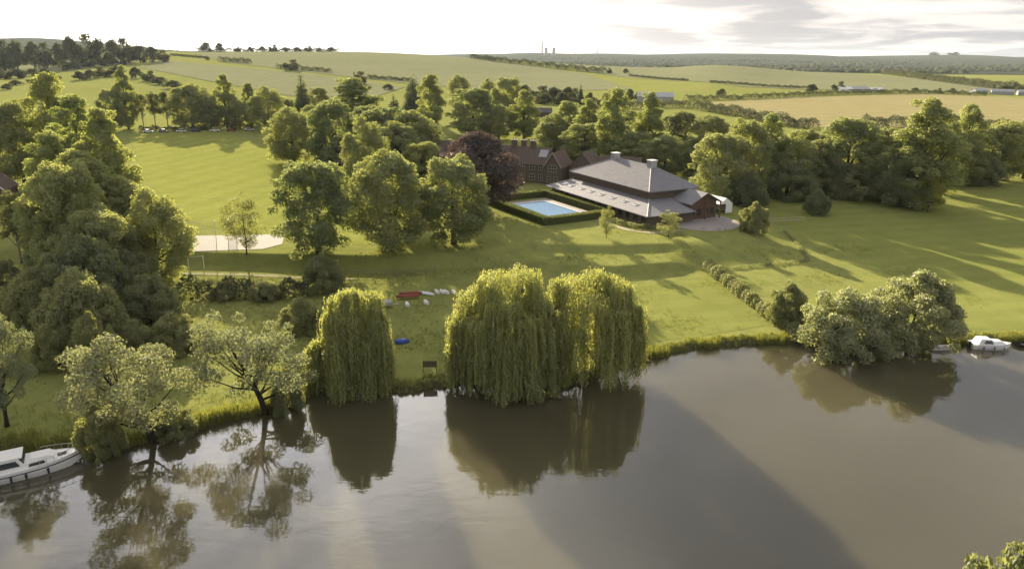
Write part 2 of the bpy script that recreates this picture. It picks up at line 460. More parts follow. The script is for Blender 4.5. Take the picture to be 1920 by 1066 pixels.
patch('crop_field', UD([(-.47, 1000), (-.385, 930), (-.265, 770), (-.14, 675), (-.19, 560), (-.30, 560), (-.42, 700), (-.50, 860)]), M_CROP, 18, .3)
patch('crop_field', UD([(-.035, 1340), (.20, 1340), (.32, 1330), (.47, 1250), (.68, 920), (.63, 720), (.40, 720), (.22, 730), (.125, 960)]), M_CROP, 22, .3)
patch('crop_field', UD([(-.74, 860), (-.72, 1200), (-.57, 1330), (-.47, 1200), (-.51, 930), (-.62, 800)]), M_CROP, 22, .3)
patch('wheat_field', [(136, 560), (225, 603), (276, 638), (324, 663), (380, 676), (432, 650), (400, 500), (262, 378), (150, 378), (139, 430)], M_WHEAT, 12, .15)

TREES = [  # kind, variant, x, y, height, crown width, label
    ('tall', 0, -125.4, 199.14, 31.61, 13.68, 'tallest billowy tree of the left wood, its sunlit top against pale pasture'),
    ('tall', 1, -98.66, 164.77, 26.97, 13.93, 'billowy sunlit tree just in front of the tallest one in the left wood'),
    ('tall', 2, -77.9, 137.95, 25.68, 12.44, 'billowy tree at the right edge of the left wood, leaning over the playing field'),
    ('tall', 1, -89.48, 139.69, 21.49, 11.74, 'billowy green tree on the left side of the left wood, near the brick cottages'),
    ('tall', 0, -76.17, 126.68, 21.79, 14.68, 'wide billowy tree in the middle of the left wood'),
    ('broad', 0, -79.36, 120.24, 16.87, 11.2, 'shaded dark tree at the left foot of the wood, beside the leaning trunk tree'),
    ('broad', 1, -59.82, 117.27, 15.94, 12.6, 'dark round tree at the right foot of the wood, beside the pale court'),
    ('broad', 2, -65.32, 110.45, 15.36, 12.98, 'large shaded tree in the lower middle of the left wood'),
    ('broad', 3, -138.19, 202.84, 23.47, 16.94, 'dark spreading tree above the brick cottages at the far left'),
    ('broad', 1, -156.66, 216.0, 21.07, 12.84, 'dark tree cut by the left edge of the picture, above the cottages'),
    ('shrub', 0, -62.62, 101.29, 12.37, 14.83, 'large dark rounded thicket below the left wood'),
    ('shrub', 1, -58.28, 91.66, 10.95, 12.11, 'dark dome shaped bush in front of the large thicket'),
    ('shrub', 2, -53.09, 84.61, 7.57, 6.5, 'grey green shaded bush on the bank slope, below the dome shaped bush'),
    ('shrub', 1, -70.21, 98.65, 7.77, 9.39, 'shaded bush at the left edge beyond the white moored tender'),
    ('shrub', 0, -53.39, 99.87, 7.46, 9.5, 'shaded undergrowth bush at the right end of the large thicket'),
    ('shrub', 2, -58.99, 84.95, 5.87, 6.18, 'low shaded bush between the pale left edge tree and the grey green bush'),
    ('shrub', 0, -80.81, 109.69, 6.25, 6.02, 'sunlit scrub at the left edge below the leaning trunk tree'),
    ('sparse', 0, -90.83, 127.89, 14.11, 8.29, 'small round crowned tree with a bare leaning pale trunk at the far left'),
    ('pale', 2, -55.14, 70.14, 13.32, 7.87, 'silvery tree cut by the left edge, above the white cabin cruiser'),
    ('pale', 0, -38.57, 68.83, 13.8, 12.97, 'silvery leaved tree leaning over the river beside the cabin cruiser'),
    ('pale', 1, -28.52, 75.35, 14.1, 13.39, 'silvery open crowned tree with dark visible branches on the river bank'),
    ('shrub', 1, -42.4, 65.84, 5.23, 5.1, 'bushy growth hanging over the river to the right of the cabin cruiser'),
    ('shrub', 2, -36.84, 70.39, 3.26, 5.28, 'low bank bush under the silvery leaning tree'),
    ('shrub', 0, -26.33, 76.35, 5.16, 4.41, 'low bank bush between the open crowned tree and the narrow willow'),
    ('willow', 0, -19.48, 81.84, 15.98, 10.08, 'narrow weeping willow standing alone with its strands trailing into the river'),
    ('willow', 1, -0.97, 83.06, 15.49, 12.3, 'left one of the two wide weeping willows in the middle of the bank'),
    ('willow', 2, 9.67, 85.76, 13.61, 11.93, 'right one of the two wide weeping willows, beside the sunlit meadow'),
    ('shrub', 1, 2.79, 81.68, 7.19, 8.68, 'leafy bush overhanging the river at the foot of the two wide willows'),
    ('shrub', 0, 42.51, 104.35, 6.4, 7.26, 'small dark bush at the lower end of the boundary hedge'),
    ('osier', 1, 47.1, 95.7, 10.42, 14.6, 'big round bush overhanging the river at the boundary hedge'),
    ('osier', 2, 58.07, 97.65, 10.39, 14.93, 'big pale green bush on the right bank near the small white motor boat'),
    ('sapling', 0, -50.02, 130.62, 11.54, 9.23, 'small open young tree in front of the pale court'),
    ('broad', 0, -36.63, 130.9, 18.74, 16.68, 'left one of the three big round trees standing along the terrace edge'),
    ('broad', 3, -23.11, 133.69, 19.47, 14.96, 'middle one of the three big round trees along the terrace edge'),
    ('broad', 2, -11.78, 139.42, 17.65, 16.19, 'right one of the three big round trees, beside the copper beech'),
    ('copper', 1, -8.47, 167.33, 19.35, 21.45, 'dark purple copper beech in front of the old house'),
    ('shrub', 2, -31.96, 116.09, 6.47, 8.15, 'grey shaded shrub below the terrace, above the narrow willow'),
    ('broad', 1, -75.02, 247.19, 17.79, 19.71, 'round dark tree standing at the edge of the playing field'),
    ('broad', 2, -57.37, 231.99, 22.82, 17.87, 'upright tree just right of the round dark playing field tree'),
    ('tall', 2, -58.17, 268.83, 27.02, 26.7, 'bright topped tall tree behind the three big terrace trees'),
    ('broad', 0, -43.76, 232.75, 21.76, 22.41, 'sunlit round tree in front of the bright topped tall tree'),
    ('broad', 3, -32.81, 233.36, 19.52, 19.35, 'yellow green sunlit tree left of the old house roofs'),
    ('cedar', 0, -49.68, 207.37, 11.75, 13.9, 'flat layered cedar between the playing field and the terrace trees'),
    ('broad', 1, -38.1, 187.4, 19.91, 12.63, 'shaded tree in the thick of the trees above the middle terrace tree'),
    ('broad', 0, -26.11, 204.12, 13.5, 12.17, 'shaded tree tucked behind the right terrace tree'),
    ('broad', 1, -113.68, 341.73, 19.48, 17.93, 'round dark tree behind the far right corner of the playing field'),
    ('conifer', 0, -111.99, 393.21, 25.16, 11.41, 'thin spire shaped conifer rising behind the round dark trees'),
    ('tall', 0, -129.64, 363.4, 21.13, 8.98, 'narrow pale tree behind the playing field, left of the round dark one'),
    ('tall', 1, -137.72, 353.31, 25.18, 11.32, 'tall narrow tree at the middle of the far playing field edge'),
    ('broad', 3, -153.67, 352.11, 20.99, 22.56, 'wide dark tree behind the parked cars at the far playing field edge'),
    ('sparse', 1, -176.66, 350.35, 16.78, 9.18, 'slender bare stemmed tree, leftmost of the thin row behind the parked cars'),
    ('sparse', 0, -171.0, 350.79, 17.28, 9.19, 'slender bare stemmed tree, second of the thin row behind the parked cars'),
    ('sparse', 1, -165.32, 351.22, 17.79, 9.72, 'slender bare stemmed tree, third of the thin row behind the parked cars'),
    ('tall', 2, -181.3, 345.43, 28.42, 10.57, 'tall dark narrow tree at the left corner of the playing field'),
    ('broad', 2, -184.48, 338.55, 19.07, 12.34, 'dark bush like tree left of the tall narrow corner tree'),
    ('broad', 0, -110.97, 422.73, 16.23, 15.3, 'dusky tree in the paddock behind the round playing field trees'),
    ('broad', 2, -143.94, 348.27, 16.45, 11.67, 'shaded tree between the wide dark tree and the tall narrow tree'),
    ('broad', 1, -130.36, 349.3, 14.06, 12.72, 'low shaded tree between the tall narrow tree and its pale neighbour'),
    ('broad', 0, -119.35, 384.52, 12.98, 14.51, 'dusky tree between the round dark tree and the spire conifer'),
    ('broad', 3, -85.96, 311.54, 14.84, 11.39, 'shaded tree between the round playing field tree and the upright tree'),
    ('conifer', 1, -54.91, 405.9, 23.16, 12.35, 'dark cypress like conifer behind the yellow green sunlit tree'),
    ('tall', 0, -40.52, 360.5, 26.17, 14.68, 'tall sunlit tree right of the dark cypress like conifer'),
    ('conifer', 0, -63.63, 394.04, 13.83, 9.72, 'small dark conifer left of the cypress like one'),
    ('broad', 1, -44.25, 598.26, 14.85, 19.74, 'round dark field tree on the slope above the big house tree'),
    ('broad', 0, -17.61, 324.18, 22.82, 24.62, 'big round tree directly behind the old house roofs'),
    ('broad', 2, -3.18, 409.88, 22.54, 18.41, 'dark tree on the slope just right of the big house tree'),
    ('tall', 1, 4.56, 318.01, 21.11, 14.41, 'tall green tree behind the house chimneys'),
    ('broad', 3, -6.34, 317.23, 15.1, 15.3, 'sunlit tree between the big house tree and the chimneys'),
    ('broad', 1, -14.88, 430.54, 19.48, 12.45, 'far tree peeping over the big house tree'),
    ('conifer', 0, 46.68, 518.67, 14.03, 5.97, 'small dark spire of a conifer at the foot of the crop hill'),
    ('broad', 1, 16.03, 280.4, 14.07, 16.47, 'dark rounded tree behind the gables of the house'),
    ('broad', 0, 25.52, 260.54, 14.08, 18.23, 'dark broad tree behind the hall ridge, left of the tall pair'),
    ('tall', 0, 21.31, 291.29, 19.06, 13.67, 'pale green tree left of the tall pair behind the hall'),
    ('tall', 2, 28.17, 274.04, 20.32, 12.49, 'slim green tree tucked against the tall pair behind the hall'),
    ('tall', 1, 34.57, 246.29, 25.99, 13.83, 'left one of the tall pair of trees behind the hall ridge'),
    ('tall', 2, 47.25, 254.25, 23.95, 12.38, 'right one of the tall pair of trees behind the hall ridge'),
    ('sparse', 1, 56.23, 240.57, 19.92, 16.36, 'open twiggy tree right of the tall pair behind the hall'),
    ('broad', 2, 40.07, 237.42, 12.95, 15.81, 'shaded tree filling the gap between the tall pair'),
    ('broad', 3, 47.68, 227.06, 13.25, 15.15, 'shaded tree below the open twiggy tree'),
    ('broad', 0, 53.99, 187.93, 18.65, 16.61, 'sunlit leafy tree at the right end of the hall'),
    ('broad', 2, 62.2, 193.94, 21.56, 13.93, 'broad tree behind the leafy tree at the hall end'),
    ('tall', 1, 71.06, 202.3, 22.1, 12.08, 'upright tree in the belt right of the hall'),
    ('broad', 1, 77.69, 202.67, 16.67, 15.73, 'shaded round tree in the belt above the striped lawn'),
    ('broad', 3, 85.85, 203.04, 15.53, 13.94, 'shaded tree left of the dome shaped belt tree'),
    ('broad', 0, 94.85, 204.93, 22.36, 18.65, 'big dome shaped sunlit tree in the belt in front of the wheat'),
    ('broad', 2, 100.51, 196.6, 15.11, 14.7, 'shaded tree right of the dome shaped belt tree'),
    ('tall', 2, 105.07, 185.64, 27.59, 17.84, 'tallest tree of the right belt, standing out against the wheat'),
    ('broad', 1, 101.36, 186.6, 18.35, 12.61, 'dark tree at the foot of the tallest belt tree'),
    ('tall', 0, 135.14, 217.69, 24.35, 10.68, 'narrow top tree right of the tallest belt tree, against the wheat'),
    ('broad', 0, 132.42, 217.74, 15.12, 17.8, 'shaded tree below the narrow top tree'),
    ('broad', 3, 151.13, 224.78, 18.91, 17.34, 'broad dark tree near the right edge of the belt'),
    ('broad', 2, 161.51, 227.85, 19.79, 13.51, 'dark tree cut by the right edge of the picture'),
    ('shrub', 1, 141.27, 217.68, 9.62, 14.56, 'dark undergrowth bush below the right end of the belt'),
    ('shrub', 0, 76.03, 195.95, 9.06, 17.59, 'dark undergrowth bush below the shaded round belt tree'),
    ('shrub', 2, 93.7, 196.18, 9.07, 16.14, 'dark undergrowth bush below the dome shaped belt tree'),
    ('shrub', 1, 60.3, 185.27, 9.03, 12.51, 'dark undergrowth bush beside the white marquee'),
    ('limelit', 0, 105.8, 181.06, 10.88, 8.44, 'small yellow green tree lit up in front of the dark belt'),
    ('shrub', 0, 76.12, 177.66, 6.2, 6.96, 'round shrub alone on the shaded lawn'),
    ('shrub', 2, 52.68, 153.79, 6.62, 7.71, 'loose pale shrub at the right end of the patio'),
    ('sapling', 0, 19.4, 145.38, 6.52, 4.65, 'slim young tree on the lawn below the pool hedge'),
    ('sapling', 0, 32.75, 146.79, 5.68, 6.26, 'twin crowned young tree at the lawn edge in front of the hall'),
    ('broad', 1, 72.02, 211.03, 17.27, 14.14, 'tree standing behind the upright tree in the right belt'),
    ('broad', 3, 85.31, 212.96, 16.8, 15.85, 'tree behind the shaded round tree of the belt, its top against the hedge'),
    ('broad', 0, 104.16, 210.87, 16.51, 14.13, 'tree between the dome shaped tree and the tallest belt tree'),
    ('tall', 1, 121.94, 204.69, 20.47, 12.22, 'billowy tree tucked behind the tallest belt tree on its right'),
    ('broad', 2, 143.34, 222.4, 17.47, 14.86, 'tree between the narrow top tree and the broad dark one'),
    ('broad', 1, 58.77, 227.66, 12.47, 13.5, 'shaded tree between the open twiggy tree and the hall end'),
    ('tall', 0, 101.02, 194.61, 19.99, 13.11, 'billowy tree tucked against the left side of the tallest belt tree'),
    ('broad', 2, -72.89, 115.38, 21.49, 13.5, 'dark tree filling the heart of the left wood'),
    ('broad', 3, -69.8, 127.22, 16.73, 11.79, 'dark tree behind the round tree at the right foot of the wood'),
    ('shrub', 1, -61.21, 108.29, 8.8, 11.06, 'dark undergrowth between the thicket and the right foot of the wood'),
    ('shrub', 2, -67.76, 100.82, 9.92, 11.17, 'shaded undergrowth left of the large thicket'),
    ('broad', 1, -54.35, 243.59, 16.69, 14.4, 'shaded tree right of the upright playing field tree'),
    ('broad', 3, -35.04, 217.58, 17.4, 14.55, 'shaded tree behind the middle terrace tree'),
    ('shrub', 0, -30.73, 98.1, 4.94, 7.02, 'rough shaded scrub left of the narrow willow, above the open crowned tree'),
    ('shrub', 1, -45.9, 91.07, 5.2, 8.03, 'shaded scrub between the thicket and the two silvery trees'),
    ('shrub', 2, -49.67, 88.65, 5.17, 5.7, 'low dark scrub just above the silvery leaning tree'),
    ('shrub', 0, -47.04, 111.27, 2.92, 5.23, 'low scrub on the shaded strip below the track'),
    ('shrub', 1, -40.17, 111.58, 3.11, 6.12, 'low scrub below the track, above the open crowned tree'),
    ('broad', 1, 63.54, 470.58, 12.47, 16.98, 'dark tree in the hedgerow above the tall pair'),
    ('broad', 3, 86.94, 323.9, 10.85, 16.55, 'shaded tree behind the open twiggy tree'),
]
FIELD_TREES = [  # x, y, height, crown width, label, group
    (-610.85, 900.0, 36.92, 25.62, 'grey hazy tree leftmost in the left skyline wood', 'trees of the skyline wood'),
    (-599.52, 906.0, 38.98, 30.94, 'grey hazy tree second from the left in the left skyline wood', 'trees of the skyline wood'),
    (-581.88, 912.0, 32.84, 22.05, 'grey hazy tree third from the left in the left skyline wood', 'trees of the skyline wood'),
    (-570.1, 918.0, 30.39, 20.88, 'grey hazy tree fourth from the left in the left skyline wood', 'trees of the skyline wood'),
    (-559.42, 924.0, 31.65, 19.69, 'grey hazy tree fifth from the left in the left skyline wood', 'trees of the skyline wood'),
    (-546.57, 930.0, 35.32, 22.45, 'grey hazy tree sixth from the left in the left skyline wood', 'trees of the skyline wood'),
    (-533.52, 936.0, 37.42, 26.57, 'grey hazy tree seventh from the left in the left skyline wood', 'trees of the skyline wood'),
    (-516.92, 942.0, 33.87, 24.06, 'grey hazy tree eighth from the left in the left skyline wood', 'trees of the skyline wood'),
    (-502.08, 948.0, 29.71, 24.2, 'grey hazy tree ninth from the left in the left skyline wood', 'trees of the skyline wood'),
    (-488.36, 954.0, 30.63, 27.06, 'grey hazy tree tenth from the left in the left skyline wood', 'trees of the skyline wood'),
    (-476.48, 960.0, 23.95, 23.14, 'grey hazy tree eleventh from the left in the left skyline wood', 'trees of the skyline wood'),
    (-463.72, 966.0, 19.77, 20.54, 'grey hazy tree twelfth from the left in the left skyline wood', 'trees of the skyline wood'),
    (-452.14, 972.0, 14.91, 17.91, 'grey hazy tree rightmost in the left skyline wood', 'trees of the skyline wood'),
    (-524.23, 1290.0, 17.64, 21.85, 'small grey tree leftmost in the middle skyline row', 'trees along the middle skyline'),
    (-502.36, 1290.0, 15.1, 16.39, 'small grey tree second from the left in the middle skyline row', 'trees along the middle skyline'),
    (-472.29, 1290.0, 9.07, 12.74, 'small grey tree third from the left in the middle skyline row', 'trees along the middle skyline'),
    (-449.51, 1290.0, 9.9, 12.74, 'small grey tree fourth from the left in the middle skyline row', 'trees along the middle skyline'),
    (-429.46, 1290.0, 9.85, 12.74, 'small grey tree fifth from the left in the middle skyline row', 'trees along the middle skyline'),
    (-411.24, 1290.0, 12.4, 16.38, 'small grey tree sixth from the left in the middle skyline row', 'trees along the middle skyline'),
    (-390.29, 1290.0, 8.06, 16.38, 'small grey tree seventh from the left in the middle skyline row', 'trees along the middle skyline'),
    (-369.34, 1290.0, 8.05, 16.38, 'small grey tree eighth from the left in the middle skyline row', 'trees along the middle skyline'),
    (-351.12, 1290.0, 9.8, 14.56, 'small grey tree ninth from the left in the middle skyline row', 'trees along the middle skyline'),
    (-331.09, 1290.0, 6.42, 16.38, 'small grey tree tenth from the left in the middle skyline row', 'trees along the middle skyline'),
    (-311.05, 1290.0, 8.28, 18.2, 'small grey tree rightmost in the middle skyline row', 'trees along the middle skyline'),
    (-247.09, 830.69, 11.83, 17.71, 'lone dark tree on the hedge line of the crop hill', None),
    (-406.94, 1001.86, 4.73, 5.68, 'tiny bush alone high on the left crop hill', None),
    (151.47, 1016.9, 6.92, 7.95, 'small round tree at the right end of the crop hill hedge', None),
    (128.74, 1008.63, 7.55, 8.6, 'small tree next to the right end of the crop hill hedge', None),
    (167.69, 601.01, 7.49, 7.76, 'lone round tree at the left end of the hedge above the wheat', None),
    (268.26, 670.47, 7.87, 12.48, 'rounded tree left of the white farm sheds above the wheat', None),
    (301.21, 693.69, 9.56, 11.91, 'taller rounded tree beside the white farm sheds above the wheat', None),
    (339.66, 687.91, 3.8, 8.86, 'squat bush right of the white farm sheds', None),
    (375.47, 696.89, 4.82, 9.48, 'first of the three clipped trees in a row above the wheat', None),
    (394.39, 694.09, 4.8, 7.95, 'middle one of the three clipped trees in a row above the wheat', None),
    (411.33, 698.43, 5.31, 8.5, 'last of the three clipped trees in a row above the wheat', None),
    (-106.71, 633.63, 4.81, 9.98, 'dark round bush at the foot of the crop hill, above the conifers', None),
    (-140.0, 679.64, 11.64, 14.57, 'hazy tree on the hill hedge above the bright topped tree', None),
    (521.06, 775.66, 9.61, 8.87, 'dark tree at the far right edge above the caravans', None),
    (492.91, 747.71, 6.19, 16.04, 'scrubby tree among the caravans at the far right', None),
    (-497.8, 731.38, 10.5, 17.75, 'dark tree leftmost in the clump by the left edge', 'hedgerow trees on the left hillside'),
    (-489.52, 738.78, 10.6, 15.82, 'dark tree fourth from the left in the clump by the left edge', 'hedgerow trees on the left hillside'),
    (-500.22, 776.65, 7.43, 14.4, 'dark tree fifth from the left in the clump by the left edge', 'hedgerow trees on the left hillside'),
    (-501.93, 802.19, 6.57, 13.71, 'dark tree seventh from the left in the clump by the left edge', 'hedgerow trees on the left hillside'),
    (-502.03, 838.73, 12.53, 15.51, 'dark tree leftmost in the hedgerow below the skyline wood', 'hedgerow trees on the left hillside'),
    (-496.76, 848.43, 9.22, 18.1, 'dark tree second from the left in the hedgerow below the skyline wood', 'hedgerow trees on the left hillside'),
    (-498.56, 878.92, 11.31, 18.73, 'dark tree third from the left in the hedgerow below the skyline wood', 'hedgerow trees on the left hillside'),
    (-492.57, 896.84, 9.72, 16.56, 'dark tree fourth from the left in the hedgerow below the skyline wood', 'hedgerow trees on the left hillside'),
    (-487.29, 914.83, 8.05, 14.28, 'dark tree fifth from the left in the hedgerow below the skyline wood', 'hedgerow trees on the left hillside'),
    (-473.99, 913.0, 9.88, 10.37, 'dark tree rightmost in the hedgerow below the skyline wood', 'hedgerow trees on the left hillside'),
    (-398.06, 685.41, 8.91, 12.73, 'dark tree leftmost in the short hedgerow above the left wood', 'hedgerow trees on the left hillside'),
    (-394.76, 697.17, 8.58, 11.94, 'dark tree second from the left in the short hedgerow above the left wood', 'hedgerow trees on the left hillside'),
    (-396.26, 724.17, 9.89, 18.59, 'dark tree third from the left in the short hedgerow above the left wood', 'hedgerow trees on the left hillside'),
    (-390.1, 738.24, 11.07, 15.79, 'dark tree rightmost in the short hedgerow above the left wood', 'hedgerow trees on the left hillside'),
    (-359.85, 712.19, 10.21, 12.19, 'dark tree leftmost in the slanting hedgerow behind the cars', 'hedgerow trees on the left hillside'),
    (-331.26, 676.8, 9.27, 14.5, 'dark tree second from the left in the slanting hedgerow behind the cars', 'hedgerow trees on the left hillside'),
    (-305.93, 645.02, 7.09, 13.84, 'dark tree third from the left in the slanting hedgerow behind the cars', 'hedgerow trees on the left hillside'),
    (-277.03, 606.01, 6.69, 14.76, 'dark tree fourth from the left in the slanting hedgerow behind the cars', 'hedgerow trees on the left hillside'),
    (-257.75, 581.38, 5.63, 12.51, 'dark tree rightmost in the slanting hedgerow behind the cars', 'hedgerow trees on the left hillside'),
    (-428.92, 695.71, 5.72, 12.92, 'dark tree rightmost in the clump by the left edge', 'hedgerow trees on the left hillside'),
    (-425.85, 637.51, 4.39, 10.95, 'dark tree third from the left in the clump by the left edge', 'hedgerow trees on the left hillside'),
    (-432.2, 669.25, 4.14, 10.53, 'dark tree sixth from the left in the clump by the left edge', 'hedgerow trees on the left hillside'),
    (-399.85, 588.12, 5.28, 8.43, 'dark tree second from the left in the clump by the left edge', 'hedgerow trees on the left hillside'),
    (8.91, 564.37, 10.95, 12.17, 'dark tree second from the left in the dense line below the crop hill', 'dense tree line at the foot of the crop hill'),
    (18.37, 543.32, 11.31, 15.63, 'dark tree third from the left in the dense line below the crop hill', 'dense tree line at the foot of the crop hill'),
    (30.1, 543.64, 11.31, 17.2, 'dark tree fifth from the left in the dense line below the crop hill', 'dense tree line at the foot of the crop hill'),
    (39.9, 544.05, 10.57, 11.74, 'dark tree seventh from the left in the dense line below the crop hill', 'dense tree line at the foot of the crop hill'),
    (43.01, 533.71, 10.38, 9.21, 'dark tree eighth from the left in the dense line below the crop hill', 'dense tree line at the foot of the crop hill'),
    (21.24, 517.22, 8.28, 14.89, 'dark tree fourth from the left in the dense line below the crop hill', 'dense tree line at the foot of the crop hill'),
    (33.99, 512.81, 8.57, 13.29, 'dark tree sixth from the left in the dense line below the crop hill', 'dense tree line at the foot of the crop hill'),
    (0.78, 542.8, 15.03, 9.37, 'dark tree leftmost in the dense line below the crop hill', 'dense tree line at the foot of the crop hill'),
    (53.08, 519.2, 9.03, 7.47, 'dark tree ninth from the left in the dense line below the crop hill', 'dense tree line at the foot of the crop hill'),
    (85.54, 548.32, 9.14, 7.88, 'dark tree tenth from the left in the dense line below the crop hill', 'dense tree line at the foot of the crop hill'),
    (93.34, 559.93, 6.23, 6.44, 'dark tree eleventh from the left in the dense line below the crop hill', 'dense tree line at the foot of the crop hill'),
    (105.76, 551.03, 6.13, 7.13, 'dark tree rightmost in the dense line below the crop hill', 'dense tree line at the foot of the crop hill'),
]
HEDGES = [  # points, height, width, label
    ([(-54.33, 113.03), (-46.56, 112.33), (-38.79, 112.74), (-33.87, 114.11)], 2.6, 4, 'dark rough hedge along the ditch below the worn track'),
    ([(-71.61, 1240.0), (-23.33, 1150.91), (28.61, 1107.88), (72.53, 1058.79), (122.65, 1005.76)], 7, 9, 'thick dark hedge of bushes crossing the upper crop hill'),
    ([(146.37, 949.68), (189.16, 812.35)], 2.2, 3, 'thin low hedge continuing down the crop hill'),
    ([(202.53, 774.39), (252.66, 741.9), (294.61, 740.37)], 2.2, 3, 'thin broken hedge low on the right crop hill'),
    ([(130.93, 566.0), (182.48, 581.67), (225.49, 608.18), (275.41, 643.99), (324.4, 669.28), (379.7, 682.67), (421.45, 663.29)], 3.5, 5, 'long hedge along the far side of the wheat field'),
    ([(117.99, 485.49), (133.46, 421.76), (141.41, 383.99), (151.79, 368.03)], 5, 8, 'bushy hedge along the near left side of the wheat field'),
    ([(180.9, 381.99), (194.23, 378.12), (219.98, 379.98), (256.28, 368.69)], 5, 8, 'bushy hedge along the near side of the wheat, behind the belt'),
    ([(-383.37, 981.13), (-353.51, 961.95), (-330.16, 943.58)], 5, 7, 'short dark hedge high on the left crop hill'),
    ([(-271.39, 861.6), (-241.08, 840.81), (-197.9, 810.1)], 4, 6, 'hedge below the lone dark tree on the crop hill'),
    ([(-145.22, 745.21), (-99.69, 722.6)], 3, 4, 'thin hedge beside the post on the crop hill'),
    ([(-508.04, 1116.62), (-420.58, 1036.06)], 2.5, 3, 'thin hedge line near the top of the left crop hill'),
    ([(14.19, 532.59), (36.53, 523.03), (60.81, 505.34), (75.16, 480.04), (118.72, 503.89)], 4, 7, 'hedge behind the paddock right of the old house'),
    ([(-171.26, 335.28), (-156.09, 338.55), (-141.84, 346.19), (-121.92, 354.51)], 2.2, 3, 'low shaded hedge along the far edge of the playing field'),
    ([(681.21, 1376.46), (588.42, 1064.24), (550.5, 922.68), (522.41, 815.63), (516.42, 755.57)], 7, 14, 'rough scrubby hedge running down to the caravans at the far right'),
]
# ---------------------------------------------------------------- tree prototypes
RNG = np.random.default_rng(7)
def unit(v): return v / np.maximum(np.linalg.norm(v, axis=-1, keepdims=True), 1e-9)
def leaf_quads(P, N, size, aspect=.6, long_dir=None):
    """one small bent-free leaf spray (quad) per point; returns V, F"""
    n = len(P)
    N = unit(N)
    r = RNG.normal(size=(n, 3)) if long_dir is None else long_dir + .25 * RNG.normal(size=(n, 3))
    A = unit(r - (r * N).sum(1, keepdims=True) * N)
    B = np.cross(N, A)
    L = (size * .5)[:, None]; Wd = L * aspect
    V = np.stack([P - A * L, P + B * Wd + A * L * .1, P + A * L, P - B * Wd - A * L * .1], 1).reshape(-1, 3)
    return V, np.arange(4 * n).reshape(n, 4)
def clump_leaves(c, r, n, leaf, squash=.8, up=.25, clump_lv=.5):
    d = unit(RNG.normal(size=(n, 3)) + np.array([0, 0, up]))
    rr = r * (.70 + .36 * RNG.random(n) ** .8)
    # small bumps so that a clump is not a ball
    k = 1 + .16 * np.sin(d[:, 0] * 7 + c[0]) * np.sin(d[:, 1] * 7 + c[1]) + .12 * np.sin(d[:, 2] * 11 + c[2] * 3)
    P = c + d * (rr * k)[:, None] * np.array([1, 1, squash])
    N = unit(d + .6 * RNG.normal(size=(n, 3)))
    lv = np.clip(.6 * clump_lv + .4 * RNG.random(n), 0, 1)
    return P, N, leaf * (.7 + .6 * RNG.random(n)), lv
def make_crown(name, clumps, per, leaf, mat, squash=.8, up=.25, aspect=.62):
    """clumps: (x,y,z,r)"""
    Ps, Ns, Ss, Ls = [], [], [], []
    rm = np.mean([c[3] for c in clumps])
    for c in clumps:
        n = int(per * (c[3] / rm) ** 2)
        a = clump_leaves(np.array(c[:3]), c[3], n, leaf, squash, up, RNG.random())
        for L, q in zip((Ps, Ns, Ss, Ls), a): L.append(q)
    P, N, Sz, L = map(np.concatenate, (Ps, Ns, Ss, Ls))
    V, F = leaf_quads(P, N, Sz, aspect)
    return np_mesh(name, V, F, mat, L)
def make_trunk(name, base_r, top, clumps, mat, nlimb=9, lean=(0, 0), fork=.35, sides=7):
    mb = MB()
    lx, ly = lean
    pts, rr = [], []
    for i in range(7):
        f = i / 6
        pts.append((lx * f ** 1.3 + .12 * math.sin(f * 5), ly * f ** 1.3 + .1 * math.sin(f * 4 + 1), -.5 + f * (top + .5)))
        rr.append(base_r * (1.35 - .25 * min(1, f * 6)) * (1 - .75 * f))
    mb.tube(pts, rr, sides)
    cl = sorted(clumps, key=lambda c: RNG.random())[:nlimb]
    for c in cl:
        zt = min(max(fork * top, .55 * c[2]), top * .9)
        f = zt / top
        s = Vector((lx * f ** 1.3, ly * f ** 1.3, zt)); e = Vector(c[:3])
        m1 = s.lerp(e, .4) + Vector((0, 0, -.05 * (e - s).length)); m2 = s.lerp(e, .75)
        r0 = base_r * (1 - .75 * f) * .62
        mb.tube([s, m1, m2, e], [r0, r0 * .6, r0 * .35, r0 * .12], 5)
    return mb.mesh(name, mat, True)
def env_clumps(n, z0, z1, R, prof, rc, jitter=.12, inner=.35, minr=.5, ox=0, oy=0):
    out = []
    tries = 0
    while len(out) < n and tries < n * 60:
        tries += 1
        h = RNG.random(); a = RNG.random() * 2 * math.pi
        pr = prof(h) * R
        f = 1 - inner * RNG.random() ** 1.6
        r = rc * (minr + (1.15 - minr) * RNG.random())
        rad_ = max(pr - r * .75, 0) * f
        p = np.array([math.cos(a) * rad_ + ox * h, math.sin(a) * rad_ + oy * h, z0 + r * .6 + h * (z1 - z0 - r * 1.5)])
        p += RNG.normal(size=3) * jitter * rc
        if all(np.linalg.norm(p - q[:3]) > .45 * max(r, q[3]) for q in out):
            out.append(np.array([*p, r]))
    return [tuple(c) for c in out]
PROF_ROUND = lambda h: math.sqrt(max(0, 1 - (1.75 * abs(h - .42)) ** 2.3)) if abs(h - .42) < .571 else .05
PROF_DOME = lambda h: math.sqrt(max(.02, 1 - h ** 2.2)) * (.72 + .28 * min(1, h * 5))
PROF_TALL = lambda h: (.55 + .45 * math.sin(min(1, h * 1.25) * math.pi * .5 + .55)) * math.sqrt(max(.03, 1 - h ** 3)) * (1 if h > .12 else .75)
PROF_BROAD = lambda h: math.sqrt(max(.02, 1 - (abs(h - .40) / .62) ** 2.6)) * (.8 + .2 * min(1, h * 4))
PROTO = {}          # kind -> list of (trunk mesh, crown mesh, height, width)
def add_proto(kind, trunk, crown, h, w): PROTO.setdefault(kind, []).append((trunk, crown, h, w))
